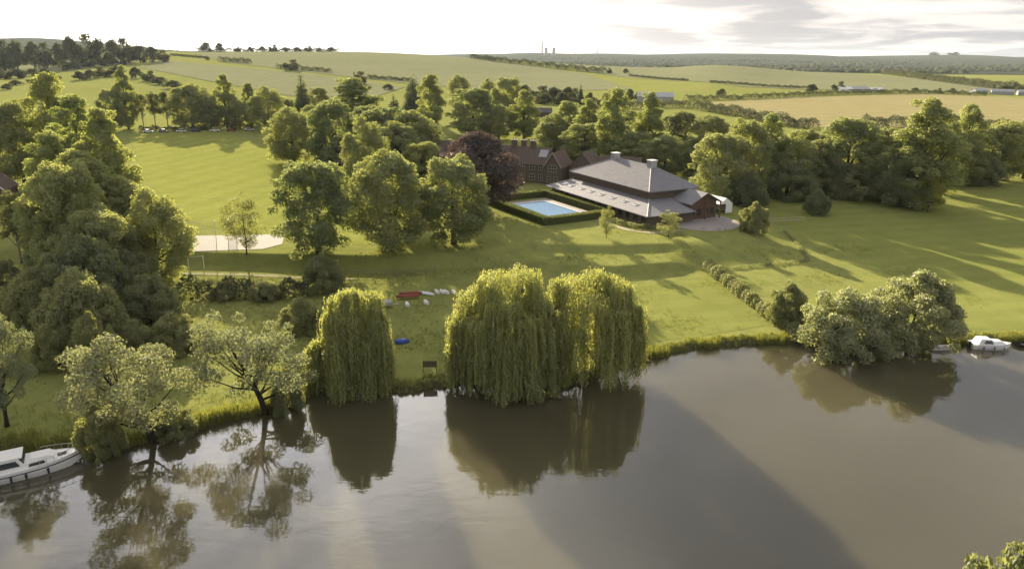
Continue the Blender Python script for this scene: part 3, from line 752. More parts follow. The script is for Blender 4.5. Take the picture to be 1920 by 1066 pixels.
for v in range(4):
    cl = env_clumps(100 + 8 * v, 1.0, 20, 8.3, PROF_BROAD, 1.9 + .2 * (v % 2), .25, .5, .45)
    add_proto('broad', make_trunk('trunk', .55, 13, cl, BARK, 11), make_crown('crown', cl, 400, .42, LM['broad'], .82, .5), 20, 16.4)
for v in range(3):
    cl = env_clumps(112, .8, 26, 6.4, PROF_TALL, 1.75, .3, .5, .45)
    add_proto('tall', make_trunk('trunk', .55, 21, cl, BARK, 12), make_crown('crown', cl, 380, .42, LM['tall'], .85, .5), 26, 12.6)
for v in range(3):
    cl = env_clumps(92, -.3, 6.2, 5.0, PROF_DOME, .95, .2, .5)
    add_proto('shrub', make_trunk('trunk', .16, 3.6, cl, BARK_DARK, 9, fork=.1), make_crown('crown', cl, 400, .22, LM['shrub'], .85), 6, 10)
for tm, cm, h0_, w0_ in list(PROTO['shrub']):
    c2 = cm.copy(); c2.materials[0] = LM['osier']; add_proto('osier', tm, c2, h0_, w0_)
# dark purple beech
cl = env_clumps(56, 2, 19, 8.6, PROF_ROUND, 2.4, .2, .5)
add_proto('copper', make_trunk('trunk', .6, 12, cl, BARK_DARK, 10), make_crown('crown', cl, 560, .48, LM['copper']), 19, 17)
# open silvery trees, leaning
for v, (lean, R, n) in enumerate([((-1.2, -4.4), 6.4, 60), ((-1.4, -3.6), 6.2, 52), ((1.0, 0), 5.8, 60)]):
    cl = env_clumps(n, 2.6 if v else 2.4, 12.8, R, PROF_BROAD, 1.3, .3, .75, ox=lean[0], oy=lean[1])
    add_proto('pale', make_trunk('trunk', .34, 9.5, cl, BARK_DARK, 20, lean, .22), make_crown('crown', cl, 260 if v == 1 else 300, .25, LM['pale'], .7, .35, .7), 12.8, 12.6)
# thin trees on bare stems
for v in range(2):
    cl = env_clumps(30, 6.5 if v else 8, 20, 6.5, PROF_ROUND, 1.9, .3, .8)
    add_proto('sparse', make_trunk('trunk', .33, 15, cl, BARK_PALE, 16, (.6 - 1.2 * v, .3), .3), make_crown('crown', cl, 300, .42, LM['sparse'], .75), 20, 13)
cl = env_clumps(34, 1.2, 11, 4.4, PROF_ROUND, 1.25, .3, .8)
add_proto('sapling', make_trunk('trunk', .13, 8.5, cl, BARK, 14, (.2, 0), .15), make_crown('crown', cl, 240, .24, LM['sapling'], .75), 11, 8.8)
cl = env_clumps(34, 1.0, 11, 4.4, PROF_ROUND, 1.3, .3, .8)
add_proto('limelit', make_trunk('trunk', .16, 8.0, cl, BARK, 12), make_crown('crown', cl, 300, .28, LM['limelit'], .8), 11, 8.8)
# conifers: tiers of drooping sprays
def conifer(h, R, tiers, power):
    cl = []
    for i in range(tiers):
        f = i / (tiers - 1)
        r = R * (1 - f) ** power + .25
        k = max(1, int(9 * r / R))
        for j in range(k):
            a = 2 * math.pi * (j + .5 * (i % 2)) / k + .3 * RNG.random()
            q = r * (.45 + .4 * RNG.random())
            cl.append((math.cos(a) * q, math.sin(a) * q, 1.5 + f * (h - 2.2) + .5 * RNG.normal(), max(.45, r * .45) * (.7 + .6 * RNG.random())))
    return cl
for h, R, tiers, pw in [(22, 3.6, 30, .8), (22, 4.0, 30, .45)]:
    cl = conifer(h, R, tiers, pw)
    add_proto('conifer', make_trunk('trunk', .4, h * .92, cl, BARK_DARK, 6), make_crown('crown', cl, 120, .42, LM['conifer'], .9, .2), h, 2 * R + 1)
# flat layered cedar
cl = []
for z, r in ((4.5, 6), (6.6, 5.4), (8.6, 4.4), (10.4, 2.8), (11.6, 1.4)):
    for j in range(int(3 + r * 2)):
        a = RNG.random() * 6.283; q = r * math.sqrt(RNG.random())
        cl.append((math.cos(a) * q, math.sin(a) * q, z + .3 * RNG.normal(), 1.25))
add_proto('cedar', make_trunk('trunk', .45, 11, cl, BARK_DARK, 16), make_crown('crown', cl, 300, .36, LM['cedar'], .28, .5), 12, 13.5)
# small field trees
for v in range(3):
    cl = env_clumps(16, .2, 10, 5.2, PROF_ROUND if v < 2 else PROF_DOME, 2.2, .2, .4)
    add_proto('far', make_trunk('trunk', .35, 6, cl, BARK_DARK, 4, sides=5), make_crown('crown', cl, 130, .85, LM['far'], .85), 10, 10.4)

# weeping willows: domed top, strands hanging in curtains
def willow(h, R, lobes, n_boughs, strands, low, side=None):
    cl = lobes
    Ps, Ns, Ss, Ls, Ds = [], [], [], [], []
    for c in cl:
        P, N, Sz, L = clump_leaves(np.array(c[:3]), c[3], int(900 * (c[3] / 2.2) ** 2), .34, .9, .7, RNG.random())
        Ps.append(P); Ns.append(N); Ss.append(Sz); Ls.append(np.clip(L + .15, 0, 1)); Ds.append(np.tile([0, 0, -1.], (len(P), 1)) + .6 * RNG.normal(size=(len(P), 3)))
    for b in range(n_boughs):
        c = cl[RNG.integers(len(cl))]
        a = RNG.random() * 2 * math.pi
        d = np.array([math.cos(a), math.sin(a)])
        outw = np.array(c[:2]); outw = outw / max(np.linalg.norm(outw), .5)
        if np.dot(d, outw) < -.35: d = -d
        q = c[3] * (.55 + .55 * RNG.random())
        bx_, by_ = c[0] + d[0] * q, c[1] + d[1] * q
        bz = c[2] + c[3] * .55 * RNG.random()
        flr = .15 + 1.0 * RNG.random() ** 1.5; bl = RNG.random(); spread = .16 + .26 * RNG.random()
        end = low + 3.2 * RNG.random() ** 2 + (bz * (.15 + .4 * RNG.random()) if RNG.random() < .38 else 0)
        for s_ in range(strands):
            ox, oy = RNG.normal(size=2) * spread
            top = bz + .5 * RNG.random()
            bot = end + 1.6 * RNG.random() ** 1.5
            n = int(max(4, (top - bot) / .30))
            f = np.linspace(0, 1, n)
            z = top - (top - bot) * f
            flare = flr * np.sqrt(f)
            sway = .10 * np.sin(f * 9 + RNG.random() * 6)
            P = np.stack([bx_ + ox + d[0] * flare + sway, by_ + oy + d[1] * flare - sway, z], 1)
            P += RNG.normal(size=P.shape) * .05
            Ps.append(P); Ns.append(np.tile([d[0], d[1], .15], (n, 1)) + .9 * RNG.normal(size=(n, 3)))
            Ss.append(.42 * (.8 + .5 * RNG.random(n))); Ls.append(np.clip(.75 * bl + .25 * RNG.random(n), 0, 1)); Ds.append(np.tile([0, 0, -1.], (n, 1)))
    P, N, Sz, L, D = map(np.concatenate, (Ps, Ns, Ss, Ls, Ds))
    V, F = leaf_quads(P, N, Sz, .34, D)
    return np_mesh('crown', V, F, LM['willow'], L)
def willow_lobes(spec): return [tuple(map(float, s)) for s in spec]
L0 = willow_lobes([(-1.0, 0, 13.0, 1.7), (2.2, .3, 12.7, 1.8), (.2, -.8, 13.9, 1.3), (-1.7, -.6, 11.2, 1.5), (2.9, -.4, 10.4, 1.6), (-3.4, 0, 7.4, 1.4), (-5.0, -.3, 6.6, 1.1), (3.6, 0, 7.8, 1.3), (.4, 1.6, 12.4, 1.8), (.4, -2.0, 11.2, 1.6), (-1.2, -2.2, 8.7, 1.3), (2.2, -2.2, 8.0, 1.3), (-4.2, .6, 6.9, 1.2)])
L1 = willow_lobes([(-1, 0, 13.6, 2.4), (2.2, .4, 13.9, 2.5), (-4, 0, 11.6, 2.1), (4.4, 0, 11.4, 2.2), (0, -2.6, 11.6, 2.2), (0, 2.4, 12.6, 2.2), (-5.6, -.8, 8.6, 1.9), (5.4, -1, 8.4, 1.8), (-3, -3, 9.2, 2.0), (3, -3.2, 9.4, 2.0), (-6.2, 0, 5.4, 1.5), (1, -4, 7.2, 1.7), (-4, 2.4, 9.6, 2.0), (4, 2.4, 9.8, 2.0)])
L2 = willow_lobes([(-2.6, 0, 11.6, 2.2), (.6, .3, 12.2, 2.3), (3.4, .2, 11.4, 2.2), (5.2, -.4, 8.6, 1.8), (0, -2.6, 10, 2.1), (-3.4, -2, 8.6, 1.9), (3, -2.8, 8.6, 1.9), (0, 2.4, 11, 2.1), (5.8, 0, 6.4, 1.4), (-5, 0, 8.6, 1.8), (3.6, 2.4, 9.4, 1.9), (-1.6, -3.8, 6.6, 1.6)])
for lob, h, R, nb, low in ((L0, 15.6, 5.5, 180, -.2), (L1, 16.2, 6.9, 270, -.3), (L2, 14, 6.4, 240, -.3)):
    add_proto('willow', make_trunk('trunk', .5, h * .75, lob, BARK, 10, fork=.25), willow(h, R, lob, nb, 13, low), h, 2 * R)

NAMES = {'broad': 'broadleaf_tree', 'tall': 'tall_tree', 'shrub': 'bush', 'osier': 'bush', 'copper': 'copper_beech', 'pale': 'silvery_tree', 'sparse': 'thin_tree',
         'sapling': 'young_tree', 'limelit': 'young_tree', 'conifer': 'conifer', 'cedar': 'cedar', 'willow': 'weeping_willow', 'far': 'field_tree'}
RT = random.Random(3)
def place_tree(kind, var, x, y, h, w, label, group=None, rz=None, z=None):
    P = PROTO[kind]; tm, cm, h0, w0 = P[var % len(P)]
    if rz is None: rz = 0 if kind in ('willow', 'pale') else RT.random() * 6.283
    t = thing(NAMES[kind], label, 'bush' if kind in ('shrub', 'osier') else 'tree', (x, y, gz(x, y) - .05 if z is None else z), rz, group)
    t.scale = (w / w0, w / w0, h / h0)
    link('trunk', tm, t)
    link('crown', cm, t)
    return t
for kind, var, x, y, h, w, label in TREES:
    place_tree(kind, var, x, y, h, w, label)
for i, (x, y, h, w, label, group) in enumerate(FIELD_TREES):
    place_tree('far', i, x, y, h, w, label, group)
place_tree('shrub', 2, 29.3, 29, 18.8, 13.5, 'leafy tree top poking into the lower right corner over the river')

# hedges: one leafy mass each
def hedge_mesh(name, pts, h, w, leaf, dens, rough=.35, box=False, z_of=None, step=None):
    pts = np.array(pts, float)
    seg = np.linalg.norm(np.diff(pts, axis=0), axis=1); cum = np.concatenate([[0], np.cumsum(seg)]); Ltot = cum[-1]
    n = int(dens * Ltot * (w + 2 * h))
    s = RNG.random(n) * Ltot
    cx = np.interp(s, cum, pts[:, 0]); cy = np.interp(s, cum, pts[:, 1])
    i = np.clip(np.searchsorted(cum, s, side='right') - 1, 0, len(seg) - 1)
    d = np.diff(pts, axis=0)[i] / seg[i][:, None]; nx, ny = -d[:, 1], d[:, 0]
    mod = 1 + rough * (np.sin(s * 6.28 / (2.1 * w) + 1.3) * .5 + np.sin(s * 6.28 / (.83 * w)) * .3 + .35 * np.sin(s * 6.28 / (5.3 * w)))
    mod = np.clip(mod, .35, 1.7)
    if box:
        per = w + 2 * h; q = RNG.random(n) * per
        o_ = np.where(q < h, -w / 2, np.where(q > h + w, w / 2, q - h - w / 2)); z = np.where(q < h, q, np.where(q > h + w, per - q, h))
        N = np.stack([np.where(np.abs(o_) >= w / 2 - 1e-6, np.sign(o_) * nx, 0), np.where(np.abs(o_) >= w / 2 - 1e-6, np.sign(o_) * ny, 0), (np.abs(o_) < w / 2 - 1e-6) * 1.], 1)
        o_ = o_ + RNG.normal(size=n) * .05; z = z + RNG.normal(size=n) * .05
    else:
        a = RNG.random(n) * math.pi
        rr = (.7 + .35 * RNG.random(n) ** .7)
        o_ = -np.cos(a) * w / 2 * mod * rr; z = np.sin(a) ** .7 * h * mod * rr
        N = np.stack([-np.cos(a) * nx, -np.cos(a) * ny, np.sin(a)], 1)
    x = cx + nx * o_; y = cy + ny * o_
    P = np.stack([x, y, ground_z(x, y) + np.maximum(z, 0)], 1)
    V, F = leaf_quads(P, N + .7 * RNG.normal(size=P.shape), leaf * (.7 + .6 * RNG.random(n)), .62)
    return np_mesh(name, V, F, LM['hedge' if box else 'shrub' if leaf < .4 else 'far'], RNG.random(n))
for pts, h, w, label in HEDGES:
    far_ = pts[0][1]
    leaf = .55 if far_ < 600 else .9
    tag(link('hedge', hedge_mesh('hedge', pts, h, w, leaf, 2.4 / leaf ** 2 if h > 3 else 3.5 / leaf ** 2)), label, 'hedge')
tag(link('hedge', hedge_mesh('hedge', [(-545, 1296), (-470, 1298), (-380, 1300), (-300, 1300)], 5.5, 9, 1.3, 1.6, .5)), 'long low hazy hedge along the middle skyline under the grey trees', 'hedge')
tag(link('hedge', hedge_mesh('hedge', [(37.3, 131.5), (38.6, 122), (40, 112), (41.3, 104), (42.4, 99.5)], 1.8, 2.2, .24, 95, .25)), 'rough boundary hedge running from the mound down to the river', 'hedge')
tag(link('hedge', hedge_mesh('hedge', [(38.5, 131.2), (48, 134), (58.2, 137)], .5, .8, .22, 40, .3)), 'low dark edging strip along the foot of the mound', 'hedge')

# ---------------------------------------------------------------- bank grass and meadow tufts
def tufts(name, X0, Y0, hgt, spread, blades, wid, mat):
    n = len(X0)
    x = np.repeat(X0, blades) + RNG.normal(size=n * blades) * spread; y = np.repeat(Y0, blades) + RNG.normal(size=n * blades) * spread
    z = ground_z(x, y); ok = z > -.35
    x, y, z = x[ok], y[ok], z[ok]; h = np.repeat(hgt, blades)[ok] * (.6 + .7 * RNG.random(len(x)))
    a = RNG.random(len(x)) * 6.283; ln = .45 * RNG.random(len(x)) * h; b = RNG.random(len(x)) * 6.283
    dx, dy = np.cos(a) * wid, np.sin(a) * wid
    tx, ty = x + np.cos(b) * ln, y + np.sin(b) * ln
    V = np.stack([np.stack([x - dx, y - dy, z - .05], 1), np.stack([x + dx, y + dy, z - .05], 1), np.stack([tx + dx * .25, ty + dy * .25, z + h], 1), np.stack([tx - dx * .25, ty - dy * .25, z + h], 1)], 1).reshape(-1, 3)
    me = np_mesh(name, V, np.arange(len(V)).reshape(-1, 4), mat, RNG.random(len(x)))
    o = link(name, me); o['kind'] = 'stuff'; return o
LM['grass'] = leaf_mat('grass_blades', (.15, .165, .050), (.25, .255, .085), (1.8, 1.7, .9), .35, .1)
bx_ = RNG.uniform(-62, 90, 5200)
d_ = RNG.random(5200) ** 2 * 2.2 - .25
tufts('bank_grass', bx_, bank_y(bx_) + d_, .15 + .32 * RNG.random(5200) * (1 + 1.6 * (bx_ < -20)), .16, 9, .035, LM['grass'])
rx = np.concatenate([RNG.uniform(a_, b_, 70) for a_, b_ in ((-36, -31), (-30, -27), (18, 22), (27, 30), (36, 41), (64, 67), (72, 76), (-52, -47))])
tufts('reed_bed', rx, bank_y(rx) + RNG.random(len(rx)) * .9 - .5, .7 + .7 * RNG.random(len(rx)), .18, 10, .03, LM['grass'])
mx = RNG.uniform(-70, 80, 26000); my = bank_y(mx) + 2 + RNG.random(26000) ** 1.2 * 55
keep = (np.sin(mx * .31 + my * .12) + np.sin(my * .4 - mx * .09) + RNG.normal(size=26000) * .9) > (.5 - 1.3 * (mx < -20) + .9 * (mx > 14))
mx, my = mx[keep], my[keep]
tufts('meadow_grass', mx, my, .14 + .22 * RNG.random(len(mx)), .22, 6, .03, LM['grass'])

# ---------------------------------------------------------------- materials of built things
ROOF = plain('grey_slate_roof', (.205, .196, .212), .75, .16, .8, .25, 0, .15)
LEAD = plain('lead_flashing', (.36, .355, .36), .6, .1, 2)
CLAD = plain('brown_cladding', (.13, .10, .072), .85, .3, 2.5, .15)
TIMBER = plain('red_brown_timber', (.145, .088, .060), .8, .3, 2.5, .2)
BRICK = plain('weathered_brick', (.125, .096, .078), .9, .3, 3, .1, 0, .3)
TILE = plain('brown_roof_tile', (.125, .095, .08), .85, .3, 2, .15, 0, .4)
STONE = plain('pale_stone', (.42, .37, .30), .85, .2, 2)
WHITE = plain('white_paint', (.78, .77, .74), .5, .05, 3)
GLASS = plain('dark_glass', (.03, .035, .04), .08, .2, 1, .6)
GELCOAT = plain('white_hull', (.80, .79, .77), .25, .05, 1.5, .5)
NAVY = plain('navy_trim', (.03, .035, .06), .4, .2, 2)
CANVAS = plain('grey_canvas', (.12, .11, .12), .8, .2, 3)
STEEL = plain('steel_rail', (.5, .5, .5), .35, .1, 5, .5, .8)
RUBBER = plain('black_rubber', (.02, .02, .02), .7, .2, 4)
RED = plain('red_hull', (.24, .06, .045), .5, .2, 3)
BLUE = plain('blue_hull', (.05, .10, .38), .5, .15, 3)
WOOD = plain('grey_wood', (.22, .18, .13), .85, .3, 5, .15)
CONC = plain('pale_court_surface', (.30, .28, .25), .9, .1, .6, .1)
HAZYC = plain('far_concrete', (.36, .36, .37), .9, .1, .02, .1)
POOLM = plain('pool_water', (.105, .21, .36), .35, .06, .6, .12)
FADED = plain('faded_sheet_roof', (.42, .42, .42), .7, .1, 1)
PLASTIC = plain('white_sheeting', (.75, .75, .75), .5, .06, 1)

# ---------------------------------------------------------------- the long hall with two roofs
hall = thing('hall', 'long hall with two-tier grey hipped roof and two roof vents beside the pool', 'building', (30, 183.3, 4), rad(-62.4))
MB().prism([(-17.3, -12.9), (24.3, -12.9), (24.3, -.2), (16.2, -.2), (16.2, 11), (-17.3, 11)], -.3, 2.5).build('lower_wall', CLAD, hall)
MB().box(0, 0, 2.0, 32.8, 13, 4.15).build('upper_wall', CLAD, hall)
for pts in ([(-18.4, -14, 2.6), (25.5, -14, 2.6), (16.35, -6.55, 4.25), (-16.35, -6.55, 4.25)],
            [(25.5, -14, 2.6), (25.5, -.25, 2.6), (16.35, -.25, 4.25), (16.35, -6.55, 4.25)],
            [(-18.4, 12, 2.6), (-18.4, -14, 2.6), (-16.35, -6.55, 4.25), (-16.35, 6.55, 4.25)],
            [(17.4, 12, 2.6), (-18.4, 12, 2.6), (-16.35, 6.55, 4.25), (16.35, 6.55, 4.25)]):
    MB().slab(pts, .22).build('lower_roof', ROOF, hall)
ur = None
for pts in ([(-17.4, -7.5, 6.25), (17.4, -7.5, 6.25), (8, 0, 10.6), (-7, 0, 10.6)], [(17.4, -7.5, 6.25), (17.4, 7.5, 6.25), (8, 0, 10.6)],
            [(17.4, 7.5, 6.25), (-17.4, 7.5, 6.25), (-7, 0, 10.6), (8, 0, 10.6)], [(-17.4, 7.5, 6.25), (-17.4, -7.5, 6.25), (-7, 0, 10.6)]):
    p = MB().slab(pts, .25).build('upper_roof', ROOF, hall); ur = ur or p
for a, b in (((17.4, -7.5, 6.27), (8, 0, 10.62)), ((17.4, 7.5, 6.27), (8, 0, 10.62)), ((-17.4, -7.5, 6.27), (-7, 0, 10.62)), ((-17.4, 7.5, 6.27), (-7, 0, 10.62)),
             ((-7, 0, 10.62), (8, 0, 10.62)), ((25.5, -14, 2.62), (16.35, -6.55, 4.27)), ((-18.4, -14, 2.62), (-16.35, -6.55, 4.27))):
    MB().tube([a, b], .13, 6).build('hip_flashing', LEAD, ur)
# standing seams of the roofs
def seam(y0, z0, y1, z1, x): return MB().tube([(x, y0, z0 + .02), (x, y1, z1 + .02)], .035, 4)
for i in range(41):
    x = -16.5 + i * .82
    top = min(1.0, (17.4 - abs(x - (.5 if abs(x) < 8 else 0))) / 9.4 if x > 8 else (17.4 + x) / 10.4 if x < -7 else 1.0)
    seam(-7.5, 6.25, -7.5 + 7.5 * top, 6.25 + 4.35 * top, x).build('roof_seam', ROOF, ur)
for x in (-7.0, 8.2):
    v = MB().box(x, 0, 9.6, 1.7, 1.7, 2.25).build('roof_vent', LEAD, hall)
    MB().box(x, 0, 11.85, 1.95, 1.95, .15).build('vent_cap', WHITE, v)
    for k in range(4): MB().box(x, -.87, 10.7 + k * .28, 1.45, .05, .1).build('louvre', ROOF, v)
sl = (4.25 - 2.6) / 7.45
for x in (-14.6, -11.3, -6.2, -2.0, 2.6, 7.4, 12.2, 16.6):
    zc = lambda y: 4.25 + (y + 6.55) * sl
    y0, y1 = -11.2, -9.9
    f = MB().slab([(x - .75, y0, zc(y0) + .14), (x + .75, y0, zc(y0) + .14), (x + .75, y1, zc(y1) + .14), (x - .75, y1, zc(y1) + .14)], .2).build('rooflight', WHITE, hall)
    for s in (-.37, .37):
        MB().slab([(x + s - .28, y0 + .14, zc(y0 + .14) + .15), (x + s + .28, y0 + .14, zc(y0 + .14) + .15), (x + s + .28, y1 - .14, zc(y1 - .14) + .15), (x + s - .28, y1 - .14, zc(y1 - .14) + .15)], .02).build('pane', GLASS, f)
MB().box(19.0, 4.2, -.3, 7.4, 8.0, 4.3).build('wing_wall', TIMBER, hall)
MB().gable(15.4, 22.6, .2, 8.2, 4.0, 6.0, 'x').build('wing_gable', TIMBER, hall)
MB().slab([(13.2, -.5, 3.85), (24.0, -.5, 3.85), (24.0, 4.2, 6.25), (13.2, 4.2, 6.25)], .18).build('wing_roof', ROOF, hall)
MB().slab([(24.0, 8.9, 3.85), (13.2, 8.9, 3.85), (13.2, 4.2, 6.25), (24.0, 4.2, 6.25)], .18).build('wing_roof', ROOF, hall)
for y in (-.3, 4.2, 8.7): MB().box(23.6, y, -.3, .25, .25, 4.1 if y != 4.2 else 6.3).build('porch_post', TIMBER, hall)
for y in (1.3, 3.0, 5.4, 7.1): MB().box(22.73, y, .9, .06, 1.1, 1.5).build('wing_window', GLASS, hall)
for k in range(12): MB().box(19.0, .165, .2 + k * .32, 7.3, .06, .27).build('cladding_board', TIMBER, hall)
for k in range(12): MB().box(22.72, 4.2, .15 + k * .32 + (.003 if k % 2 else 0), .04, 7.9, .03).build('cladding_joint', CLAD, hall)
for k in range(14): MB().box(-15 + k * 2.9, -12.93, .7, 1.5, .05, 1.3).build('side_window', GLASS, hall)

MB().tube([(-18.5, -14.08, 2.5), (25.6, -14.08, 2.5)], .09, 6).build('gutter', CANVAS, hall)
MB().tube([(25.58, -14.0, 2.5), (25.58, -.4, 2.5)], .09, 6).build('gutter', CANVAS, hall)
for x in (-16, -4, 8, 20): MB().tube([(x, -13.2, 2.45), (x, -12.98, 2.2), (x, -12.98, -.2)], .06, 5).build('downpipe', CANVAS, hall)

# patio, path and beds
patch('patio', [(36 + 8.5 * math.cos(a) + 7, 161.5 + 9.3 * math.sin(a)) for a in np.linspace(0, 6.283, 28)[:-1]], M_PAVE, 1.2, .06)
def ribbon(name, pts, w, mat, lift):
    pts = np.array(pts, float); d = np.gradient(pts, axis=0); d = d / np.linalg.norm(d, axis=1, keepdims=True)
    nrm = np.stack([-d[:, 1], d[:, 0]], 1)
    rws = [pts + nrm * o_ for o_ in (-w / 2, -w / 6, w / 6, w / 2)]
    P = np.stack(rws, 1); Zr = ground_z(P[..., 0], P[..., 1]) + lift
    V = np.concatenate([P, Zr[..., None]], -1).reshape(-1, 3)
    o = link(name, np_mesh(name, V, grid_faces(len(pts), 4)[:, ::-1], mat, smooth=True)); o['kind'] = 'structure'; return o
def smooth_line(ctrl, n):
    c = np.array(ctrl, float); t = np.linspace(0, len(c) - 1, n); i = np.clip(t.astype(int), 0, len(c) - 2); f = (t - i)[:, None]
    g = lambda k: c[np.clip(k, 0, len(c) - 1)]
    a, b, d, e = g(i - 1), g(i), g(i + 1), g(i + 2)
    return b + .5 * f * (d - a + f * (2 * a - 5 * b + 4 * d - e + f * (3 * (b - d) + e - a)))
ribbon('garden_path', smooth_line([(19.5, 163), (22.5, 157), (26, 152), (31, 150.5), (37, 153)], 40), 1.4, M_PATH, .05)
ribbon('river_path', smooth_line([(-75, 124.6), (-58, 123.8), (-44, 123.2), (-34, 122.5), (-28, 122.2)], 60), 1.2, M_TRACK, .05)
xs_ = np.arange(-70, 95, .45)
ribbon('bank_mud', np.stack([xs_, bank_y(xs_) - .35], 1), 1.7, M_MUD, .04)
for k, (pts, h, w, lab) in enumerate([
    ([(23.2, 160.5), (24.3, 157.8), (25.6, 157.2), (26.4, 155.6)], .9, 1.3, 'wavy clipped hedge beside the garden path, nearer the pool'),
    ([(26.6, 155.3), (28, 154.2), (29.6, 154.4), (31.3, 153.4)], .9, 1.3, 'wavy clipped hedge below the front corner of the hall')]):
    tag(link('clipped_hedge', hedge_mesh('clipped_hedge', pts, h, w, .2, 90, .3)), lab, 'hedge')

# ---------------------------------------------------------------- swimming pool
PR = rad(-60); PC = (8.6, 173.4)
def ploc(x, y): return (PC[0] + x * math.cos(PR) - y * math.sin(PR), PC[1] + x * math.sin(PR) + y * math.cos(PR))
pool = thing('swimming_pool', 'pale blue rectangular swimming pool inside clipped hedges', 'pool', (*PC, 4), PR)
for i, (cx, cy, lx, ly) in enumerate([(0, -6.3, 24, 2.2), (0, 6.3, 24, 2.2), (-10.9, 0, 2.2, 10.38), (10.9, 0, 2.2, 10.38)]):
    MB().box(cx, cy, -.2, lx, ly, .32).build('deck', M_PAVE, pool)
for cx, cy, lx, ly in [(0, -5.05, 19.6, .3), (0, 5.05, 19.6, .3), (-9.65, 0, .3, 9.79), (9.65, 0, .3, 9.79)]:
    MB().box(cx, cy, -.2, lx, ly, .36).build('coping', WHITE, pool)
MB().box(0, 0, -.2, 19.0, 9.8, .22).build('water', POOLM, pool)
tag(MB().box(9.0, -6.4, .12, 2.2, .9, .35).build('bench_box', WOOD, None, (*PC, 4), PR), 'low wooden box at the near corner of the swimming pool', 'box')
for (a, b, c_), lab in zip([((-15.5, -9), (-15.5, 9.3), None), ((-15.5, 9.3), (13.4, 9.3), None), ((13.4, 9.3), (13.4, -8.6), None), ((14.2, -9), (-15.5, -9), None)],
                        ['clipped hedge along the far end of the swimming pool', 'clipped hedge between the swimming pool and the hall', 'sunlit clipped hedge along the near end of the swimming pool', 'clipped hedge along the left side of the swimming pool']):
    pts = [ploc(*a), ploc(*b)]
    h_ = thing('clipped_hedge', lab, 'hedge', (0, 0, 0))
    link('foliage', hedge_mesh('foliage', pts, 1.7, 2.0, .2, 60, box=True), h_)
    d = Vector(pts[1]) - Vector(pts[0]); m_ = (Vector(pts[0]) + Vector(pts[1])) / 2
    MB().box(m_.x, m_.y, 3.7, d.length - .1, 1.8, 1.85, math.atan2(d.y, d.x)).build('core', LM['hedge'], h_)

# ---------------------------------------------------------------- old brick house with gables
house = thing('brick_house', 'rambling old brick house with steep gables and chimneys behind the copper beech', 'building', (2, 214, 4), rad(-22))
def roof_slabs(parent, x0, x1, y0, y1, ze, zr, axis, mat, over=.35, th=.18):
    if axis == 'x':
        ym = (y0 + y1) / 2; k = (zr - ze) / (ym - y0); a, b, zl = y0 - over, y1 + over, ze - over * k
        MB().slab([(x0 - over, a, zl), (x1 + over, a, zl), (x1 + over, ym, zr), (x0 - over, ym, zr)], th).build('roof', mat, parent)
        return MB().slab([(x1 + over, b, zl), (x0 - over, b, zl), (x0 - over, ym, zr), (x1 + over, ym, zr)], th).build('roof', mat, parent)
    xm = (x0 + x1) / 2; k = (zr - ze) / (xm - x0); a, b, zl = x0 - over, x1 + over, ze - over * k
    MB().slab([(a, y1 + over, zl), (a, y0 - over, zl), (xm, y0 - over, zr), (xm, y1 + over, zr)], th).build('roof', mat, parent)
    return MB().slab([(b, y0 - over, zl), (b, y1 + over, zl), (xm, y1 + over, zr), (xm, y0 - over, zr)], th).build('roof', mat, parent)
def block(parent, x0, x1, y0, y1, ze, zr, axis, wall=BRICK, roof=TILE):
    w = MB().box((x0 + x1) / 2, (y0 + y1) / 2, -.5, x1 - x0, y1 - y0, ze + .5)
    w.gable(x0, x1, y0, y1, ze, zr - .2, axis)
    w.build('wall', wall, parent)
    return roof_slabs(parent, x0, x1, y0, y1, ze, zr, axis, roof)
main_roof = block(house, -18, 8.2, 0, 9, 5.8, 10.0, 'x')
block(house, -40, -18.2, 1.5, 11, 5.6, 10.2, 'x')
block(house, -30, -24, -3, 1.4, 5.6, 9.6, 'y')
block(house, 8.3, 13.2, -1.4, 9, 5.5, 9.3, 'y')
block(house, 14.6, 22, 2.5, 13, 5.2, 9.3, 'y')
block(house, 22.2, 34, 7, 13, 4.6, 8.0, 'x')
block(house, -6.8, -1.8, -1.0, 6, 5.6, 9.4, 'y')
def window(parent, x, y, z, w, h, nx, nz):
    f = MB().box(x, y - .04, z, w, .1, h).build('window', GLASS, parent)
    for i in range(nx + 1): MB().box(x - w / 2 + w * i / nx, y - .1, z, .11, .08, h).build('mullion', STONE, f)
    for j in range(nz + 1): MB().box(x, y - .105, z + h * j / nz - .05, w + .12, .07, .11).build('transom', STONE, f)
for x, z, w, n in [(.9, 3.9, 1.5, 2), (.9, .9, 1.5, 2), (4.0, 3.9, 1.7, 2), (4.0, .9, 1.7, 2), (6.6, 3.9, 1.2, 2), (6.6, .9, 1.2, 2), (-9, 3.9, 1.6, 2), (-9, .9, 1.6, 2), (-12.5, 3.9, 1.6, 2)]:
    window(house, x, 0, z, w, 1.7, n, 2)
window(house, 10.75, -1.4, 3.8, 2.3, 1.9, 3, 2)
for x in (9.7, 11.8): window(house, x, -1.4, .8, 1.0, 1.6, 1, 2)
for x in (16.3, 20.2): window(house, x, 2.5, 3.2, 1.3, 1.5, 2, 2); window(house, x, 2.5, .7, 1.3, 1.5, 2, 2)
window(house, -4.3, -1.0, 3.8, 2.0, 1.8, 3, 2)
for s in (-1, 1):
    MB().tube([(10.75 + s * 2.8, -1.85, 5.05), (10.75, -1.85, 9.35)], .11, 5).build('bargeboard', STONE, house)
